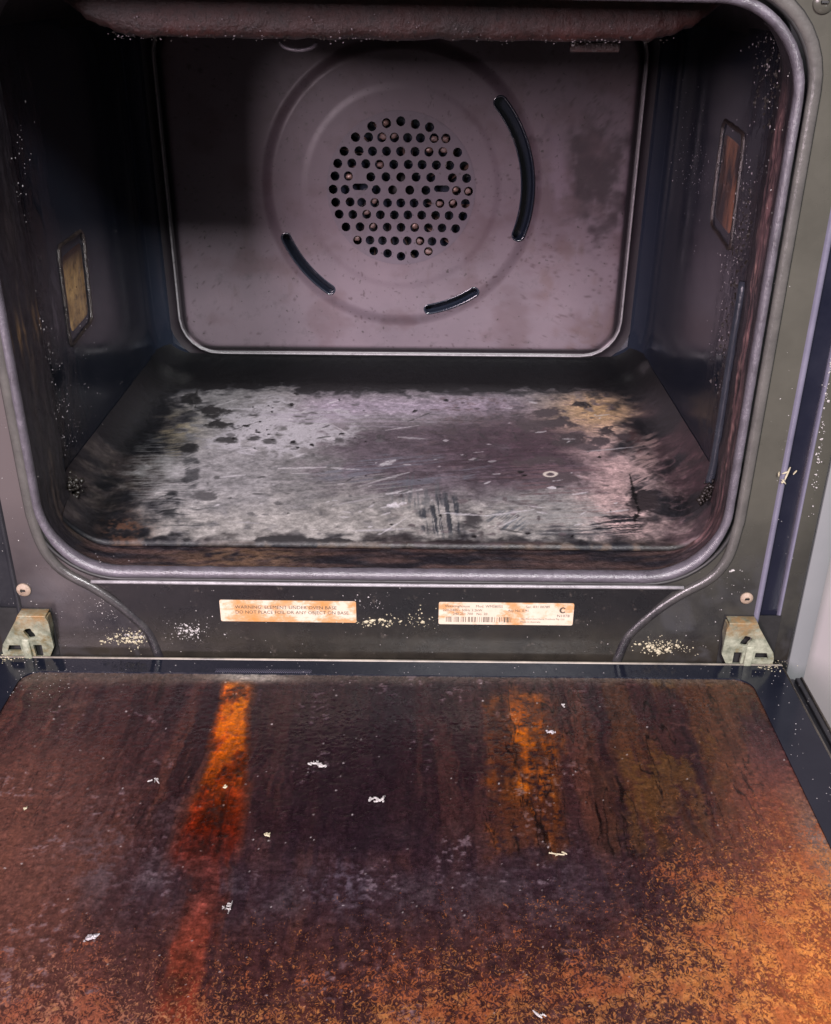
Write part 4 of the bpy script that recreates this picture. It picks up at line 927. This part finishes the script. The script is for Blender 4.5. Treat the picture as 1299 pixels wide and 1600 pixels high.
for k in range(90): dp.append((at(r.gauss(1205, 16), r.gauss(90, 45), 0, .2440), (-1, 0, 0), r.uniform(.0004, .0012)))
for k in range(60): dp.append((at(r.gauss(1165, 14), r.gauss(300, 60), 0, .2480), (-1, 0, 0), r.uniform(.0004, .0012)))
for k in range(70): dp.append((wall_in(r.gauss(135, 26), r.gauss(560, 90), -1), (1, 0, 0), r.uniform(.0003, .0008)))
for k in range(110):
    t = r.random(); dp.append((at(55+t*60+r.gauss(0, 9), 480+t*240+r.gauss(0, 20), 0, -.2460), (1, 0, 0), r.uniform(.0003, .0010)))
for k in range(40): dp.append((at(r.gauss(30, 10), r.gauss(280, 60), 0, -.2460), (1, 0, 0), r.uniform(.0004, .0011)))
for k in range(26):
    cx_ = r.uniform(-.165, .17)
    for j in range(r.randint(1, 8)): dp.append(((cx_+r.gauss(0, .005), .057+r.gauss(0, .002), .3424+r.gauss(0, .0010)), (0, -.5, -1), r.uniform(.0003, .0009)))
for k in range(60): dp.append(((r.uniform(-.16, .18), .0525, r.uniform(.343, .357)), FN, r.uniform(.0003, .0007)))
for k in range(70): dp.append((at(r.uniform(120, 230), r.uniform(720, 880), 2, .004), UP, r.uniform(.0003, .0009)))
ch = []
for k in range(150): ch.append(((r.uniform(-.168, .172), .056+r.gauss(0, .0015), .3428+r.gauss(0, .0012)), (0, -.6, -1), r.uniform(.0004, .0013)))
for k in range(160): t = r.random(); ch.append((at(1168-t*40+r.gauss(0, 7), 300+t*300+r.gauss(0, 30), 0, .2480), (-1, 0, 0), r.uniform(.0006, .0020)))
for k in range(90): ch.append((at(r.gauss(1200, 14), r.gauss(110, 50), 0, .2440), (-1, 0, 0), r.uniform(.0006, .0020)))
stuff('charred_crumbs', ch, M['char'], 'black charred crumbs crusted inside the mouth of the oven', 'crumbs', 1.0)
stuff('baked_droplets', dp, M['drop'], 'shiny baked grease droplets stuck inside the oven opening', 'droplets')
# loose crumbs lying on the door, one by one
def crumb(px, py, segs, label, mat, ax=2, val=None, name='crumb'):
    """segs: list of blobs (dx,dy,len,width,angle) in mm on the surface"""
    val = ZD if val is None else val; o_ = at(px, py, ax, val); bm = bmesh.new(); r_ = random.Random(int(px*7+py))
    segs = [x for g in segs for x in ([g]+[(g[0]+r_.gauss(0, g[2]*.32), g[1]+r_.gauss(0, g[3]*.5), g[2]*r_.uniform(.2, .5), g[3]*r_.uniform(.4, .8), g[4]+r_.gauss(0, .9)) for _ in range(3)])]
    for dx, dy, L, wd, an in segs:
        ca, sa = math.cos(an), math.sin(an); n = 6; ring = []
        rows = []
        for i in range(n):
            t = i/(n-1)-.5; ww = wd*(1-.7*(2*t)**2)*r_.uniform(.7, 1.15); hh = .35+.5*r_.random()
            rows.append([(t*L, -ww/2, .05), (t*L+.1, -ww/5, hh+.25), (t*L, ww/4, hh), (t*L, ww/2, .05)])
        vs = []
        for rw in rows:
            line = []
            for a, b, h_ in rw:
                x = dx+a*ca-b*sa; y = dy+a*sa+b*ca
                line.append(bm.verts.new((x/1000, y/1000, h_/1000) if ax == 2 else (x/1000, -h_/1000, y/1000)))
            vs.append(line)
        for i in range(n-1):
            for j in range(3): bm.faces.new((vs[i][j], vs[i+1][j], vs[i+1][j+1], vs[i][j+1]))
            bm.faces.new((vs[i][3], vs[i+1][3], vs[i+1][0], vs[i][0]))
        bm.faces.new(vs[0]); bm.faces.new(vs[-1])
    ob = frombm(name, bm, mat, None, False); ob.location = o_; return tag(ob, label, 'crumb', 'crumbs lying on the oven')
crumb(497, 1195, [(-2, 1.2, 6, 2, -.1), (1, 0, 7, 2.4, -.5), (3, -1.5, 5, 1.6, .3), (-1, 2, 3, 1, .8)], 'large ragged white flake highest on the dark middle of the door', M['dust'])
crumb(588, 1249, [(-3, 0, 4, 1.6, .5), (0, 1, 3.5, 2, -.4), (2.6, -.6, 4, 1.8, .2), (4, 1.5, 2, 1, 1.2), (0, -2, 3, 1, 0)], 'broken cluster of white flakes right of centre of the dark door', M['dust'])
crumb(418, 1304, [(0, 0, 3.6, 2.0, .5), (.6, -1, 2.4, 1.2, -.3)], 'small cream yellow crumb just right of the red amber streak', M['yel'])
crumb(246, 1220, [(0, 0, 6.5, 1.3, -.95), (-1, 1.5, 3, 1, -.3)], 'thin white sliver left of the upper amber streak on door', M['dust'])
crumb(360, 1418, [(0, 0, 8.5, .9, 1.45), (-1, 2.4, 2, .7, 0), (-1, -1, 2, .7, 0), (-1, .8, 2, .7, 0)], 'white comb shaped sliver below the end of the amber streak', M['dust'])
crumb(352, 1230, [(0, 0, 2.8, 2.2, .3)], 'pale round crumb lying on the upper amber streak itself', M['yel'])
crumb(880, 1101, [(0, 0, 2.4, 2.3, 0)], 'round white crumb near the hinge side right of the orange stain', M['dust'])
crumb(860, 1143, [(0, 0, 4, 2.6, .4), (1.5, -1.5, 3, 1.6, 1)], 'greyish flake stuck at the right edge of the orange stain', M['drop'])
crumb(147, 1463, [(0, 0, 6, 3, .5), (-2, -1.6, 4, 2, .2)], 'dull lilac grey flake low on the left side of door', M['drop'])
crumb(840, 1585, [(0, 0, 6, 1.6, -.8)], 'white shard near the bottom edge of the picture on door', M['dust'])
crumb(870, 1335, [(0, 0, 9, .6, -.15), (4.5, .8, 3.5, .5, -.6)], 'thin cream fibre lying across the middle right of the door', M['yel'])
crumb(40, 1263, [(0, 0, 2.2, 1.8, 0)], 'small cream crumb near the left edge of the door', M['yel'])
crumb(1230, 743, [(0, 1.5, 10, 1.7, 1.35), (-1.5, -4.5, 5, 1.4, -.8)], 'curled cream sliver caught on the right side trim of oven', M['yel'], 1, -.0030)
crumb(1010, 893, [(0, 0, 2.4, 1.2, 0)], 'white crumb on the frame below right corner of the opening', M['dust'], 1, -.004) if False else None
crumb(1145, 891, [(0, 0, 2.6, 1.9, .1)], 'white crumb on the frame beside the lower right opening corner', M['dust'], 1, -.0004)
